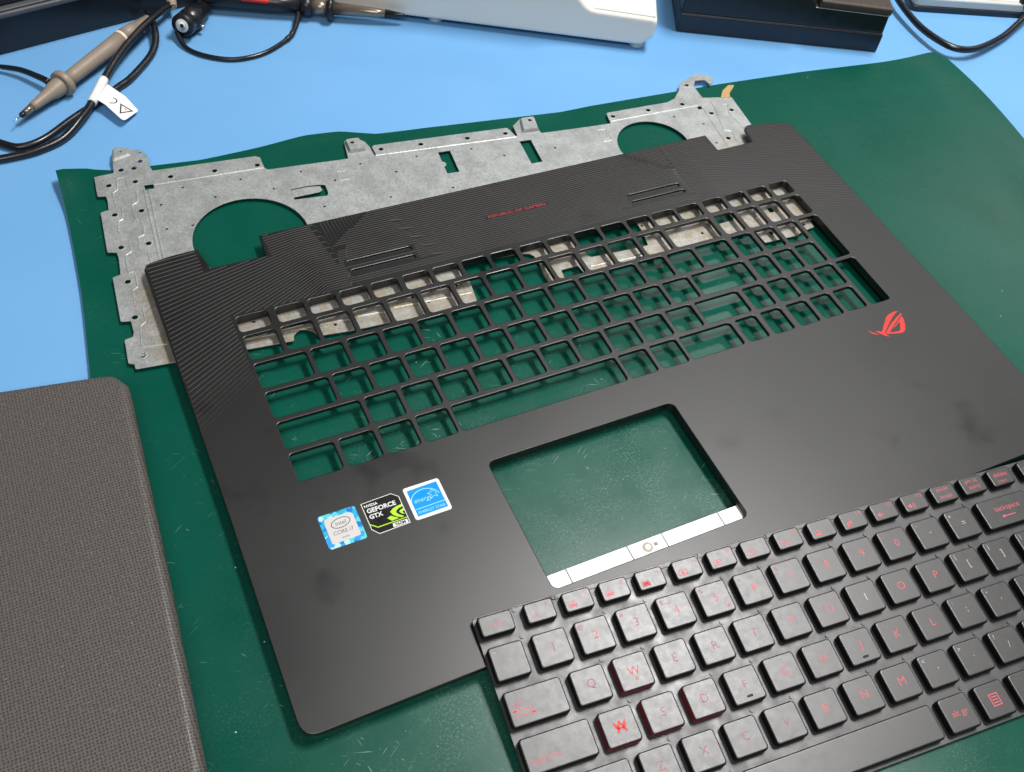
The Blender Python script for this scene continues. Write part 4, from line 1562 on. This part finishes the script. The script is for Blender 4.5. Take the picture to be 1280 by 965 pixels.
if (nrm.y > 0):
    nrm = Vector((-nrm.x, -nrm.y, nrm.z))
tube(mb, [q0 + nrm * 5.6, q0 + d4 * 1.5 + nrm * 5.9, q1 - d4 * 1.5 + nrm * 6.0, q1 + nrm * 5.7], [0.9, 1.9, 1.9, 0.9], 12)
link('red_button', mb.mesh('red_button', org=bpr_b), M_red, bpr, smooth=True)
bl = D['bnclead']
zs = [3.5, CZ - 0.6, CZ - 0.8, CZ - 0.8, CZ - 0.8, CZ - 0.6, 1.5, 5.5]
mb = MB()
tube(mb, spline([(x, y, z) for (x, y), z in zip(bl, zs)], 8), 1.55, 10)
link('ground_lead', mb.mesh('ground_lead', org=bpr_b), M_rubber, bpr, smooth=True)
mb = MB()
sl = spline([(x, y, z) for (x, y), z in zip(bl, zs)], 8)
tube(mb, sl[42:57], [1.5, 1.9, 1.9, 1.5, 1.9, 1.9, 1.5, 1.9, 1.9, 2.0, 2.1, 2.2, 2.3, 2.4, 2.4], 12)
link('lead_sleeve', mb.mesh('lead_sleeve', org=bpr_b), M_black, bpr, smooth=True)

# ---------------------------------------------------------------- instruments along the back of the bench


def frame(A, B):
    """local axes: x along A->B, y up, z towards the back"""
    A, B = Vector((*A, 0)), Vector((*B, 0))
    u = (B - A).normalized()
    w = Vector((-u.y, u.x, 0))
    M = Matrix(((u.x, 0, w.x, A.x), (u.y, 0, w.y, A.y), (0, 1, 0, 0), (0, 0, 0, 1)))
    return M, (B - A).length


def profile_box(name, prof, depth, b, Mx, mat, parent, base, steps=3, front=0.0):
    """front outline pushed back; the front edge is rounded"""
    mb = MB()
    # build with its 'top' at the front: mirror z
    S_ = Mx @ Matrix(((1, 0, 0, 0), (0, 1, 0, 0), (0, 0, -1, 0), (0, 0, 0, 1)))
    prism(mb, prof, [], -depth, -front, b, M=S_, steps=steps)
    o = link(name, merge(mb.mesh(name, org=base)), mat, parent)
    return o


# dark instrument at the far left
Mi, Li = frame((-240.0, 255.0), (122.0, 326.0))
in_b = (-60.0, 320.0, BZ)
ins = empty('bench_instrument', in_b)
tag(ins, 'dark bench instrument with a grey moulded ledge, standing behind the taupe probe', 'instrument')
profile_box('lower_case', rrect(6, BZ + 0.05, Li - 4, 23.5, 2), 120, 1.5, Mi, M_black, ins, in_b)
profile_box('ledge', rounded([(0, 23.6), (Li, 23.6), (Li, 27.5), (0, 27.5)], 1.2, 3), 120, 1.4, Mi, M_mid, ins, in_b, front=-4.0)
profile_box('ledge_rim', rounded([(0, 27.6), (Li, 27.6), (Li, 29.0), (0, 29.0)], 0.8, 3), 120, 0.8, Mi, M_mid, ins, in_b, front=-2.6)
profile_box('upper_case', rrect(1, 29.1, Li - 1, 90, 2), 120, 2.0, Mi, M_navy, ins, in_b, front=1.0)

# white device in the middle
wf = D['white_front']
Mw, Lw = frame((60.0, 322.5), (336.0, 174.5))
wd_b = (230.0, 290.0, BZ)
wd = empty('white_device', wd_b)
tag(wd, 'off-white plastic device on small feet with a stepped rounded end', 'device')
prof = rounded([(0, 2.0), (Lw - 4, 2.0), (Lw + 4, 9.0), (Lw + 5, 24.0), (Lw - 44, 25.0), (Lw - 58, 40), (Lw - 64, 70), (0, 70)], [0, 6, 5, 5, 14, 6, 5, 0], 6)
o = profile_box('body', prof, 100, 3.0, Mw, M_offw, wd, wd_b, steps=4)
o = profile_box('step_rim', rounded([(Lw - 46, 23.6), (Lw + 3.0, 22.6), (Lw + 2.5, 25.2), (Lw - 46, 26.2)], 1.0, 3), 90, 1.2, Mw, M_white, wd, wd_b, front=2.0)
for s_, dp in ((Lw - 6, 8), (Lw - 150, 8), (Lw - 6, 80), (Lw - 150, 80)):
    q = Mw @ Vector((s_, 0, dp))
    mb = MB()
    lathe(mb, (q.x, q.y, BZ), (q.x, q.y, 5), [(0, 4.6), (0.6, 5.4), (5.5, 6.2)], 18)
    link('foot', mb.mesh('foot', org=wd_b), M_paleg, wd)

# black adapter box
cf = D['chg_front']
Mc, Lc = frame(cf[0], cf[2])
ch_b = (450.0, 180.0, BZ)
ch = empty('adapter_box', ch_b)
tag(ch, 'black plastic adapter box with a seam and a worn brown-topped step', 'power adapter')
profile_box('skirt', rrect(0, BZ + 0.05, Lc, 12.8, 1.2), 72, 1.4, Mc, M_navy, ch, ch_b)
profile_box('case', rounded([(0.6, 13.2), (Lc - 0.6, 13.2), (Lc - 1.2, 28.0), (Lc - 56, 29.5), (Lc - 60, 34), (Lc - 61, 62), (0.6, 62)], [0, 0, 1, 1, 2, 2, 2], 3), 71, 1.6, Mc, M_black, ch, ch_b, front=0.6)
profile_box('step_cover', rounded([(Lc - 54, 29.2), (Lc - 0.8, 28.2), (Lc - 1.2, 34.0), (Lc - 54, 35.0)], 1.0, 3), 70, 1.6, Mc, M_brown, ch, ch_b, front=-1.2)
profile_box('seam_edge', rounded([(1.2, 12.85), (Lc - 1.2, 12.85), (Lc - 1.2, 13.15), (1.2, 13.15)], 0.0, 1), 60, 0.1, Mc, M_mid, ch, ch_b, front=0.3)
profile_box('seam_edge', rounded([(Lc - 56, 28.2), (Lc - 1.4, 27.2), (Lc - 1.4, 27.6), (Lc - 56, 28.6)], 0.0, 1), 60, 0.1, Mc, M_paleg, ch, ch_b, front=0.2)

# pale device at the far right
gf = D['grey_front']
Mg, Lg = frame((572.0, 163.5), (690.0, 117.0))
gd_b = (640.0, 170.0, BZ)
gd = empty('pale_device', gd_b)
tag(gd, 'pale grey device with a dark blue-black skirt beyond the looped cable', 'device')
fo = [tuple((Mg @ Vector((a, 0, b)))[:2]) for a, b in ((0, 0), (Lg, 0), (Lg, 90), (0, 90))]
mb = MB()
prism(mb, rounded(fo, 6, 5), [], BZ + 0.05, 3.0, 0.8)
link('skirt', mb.mesh('skirt', org=gd_b), M_navy, gd)
mb = MB()
prism(mb, rounded(inset(ccw(fo), 1.2), 6, 5), [], 3.05, 9.0, 1.2, steps=3)
link('body', mb.mesh('body', org=gd_b), M_paleg, gd)
mb = MB()
fi = inset(ccw(fo), 5.0)
prism(mb, rounded(fi, 5, 5), [rounded(inset(fi, 1.6), 4, 5)], 8.9, 9.9, 0.4)
link('raised_rim', mb.mesh('raised_rim', org=gd_b), M_offw, gd)

# looped cable and its plug
rc = D['rcable']
rc_b = (rc[4][0], rc[4][1], 3.0)
rcb = empty('looped_cable', rc_b)
tag(rcb, 'black cable looping over the far corner of the green mat, with a plug', 'cable')
zs = [8, 7, 5.5, 6.5, 6.2, 5.0, 3.2, 4.5, 7.5]
mb = MB()
tube(mb, spline([(x, y, z) for (x, y), z in zip(rc, zs)], 8), 2.5, 12)
link('cord', mb.mesh('cord', org=rc_b), M_rubber, rcb, smooth=True)
cn = D['conn']
A5 = Vector((660.5, 126.0, 7.6))
d5 = Vector((0.10, 0.95, 0.28)).normalized()
lathe_part('plug_body', [(-6, 3.2), (-5, 4.4), (6, 4.6), (6.4, 6.2), (10, 6.4), (10.4, 5.2), (34, 5.4)], M_black, rcb, A=A5, d=d5, base=rc_b)
lathe_part('plug_ring', [(11, 5.4), (11.3, 5.9), (15, 5.9), (15.3, 5.4)], M_steel, rcb, A=A5, d=d5, base=rc_b)
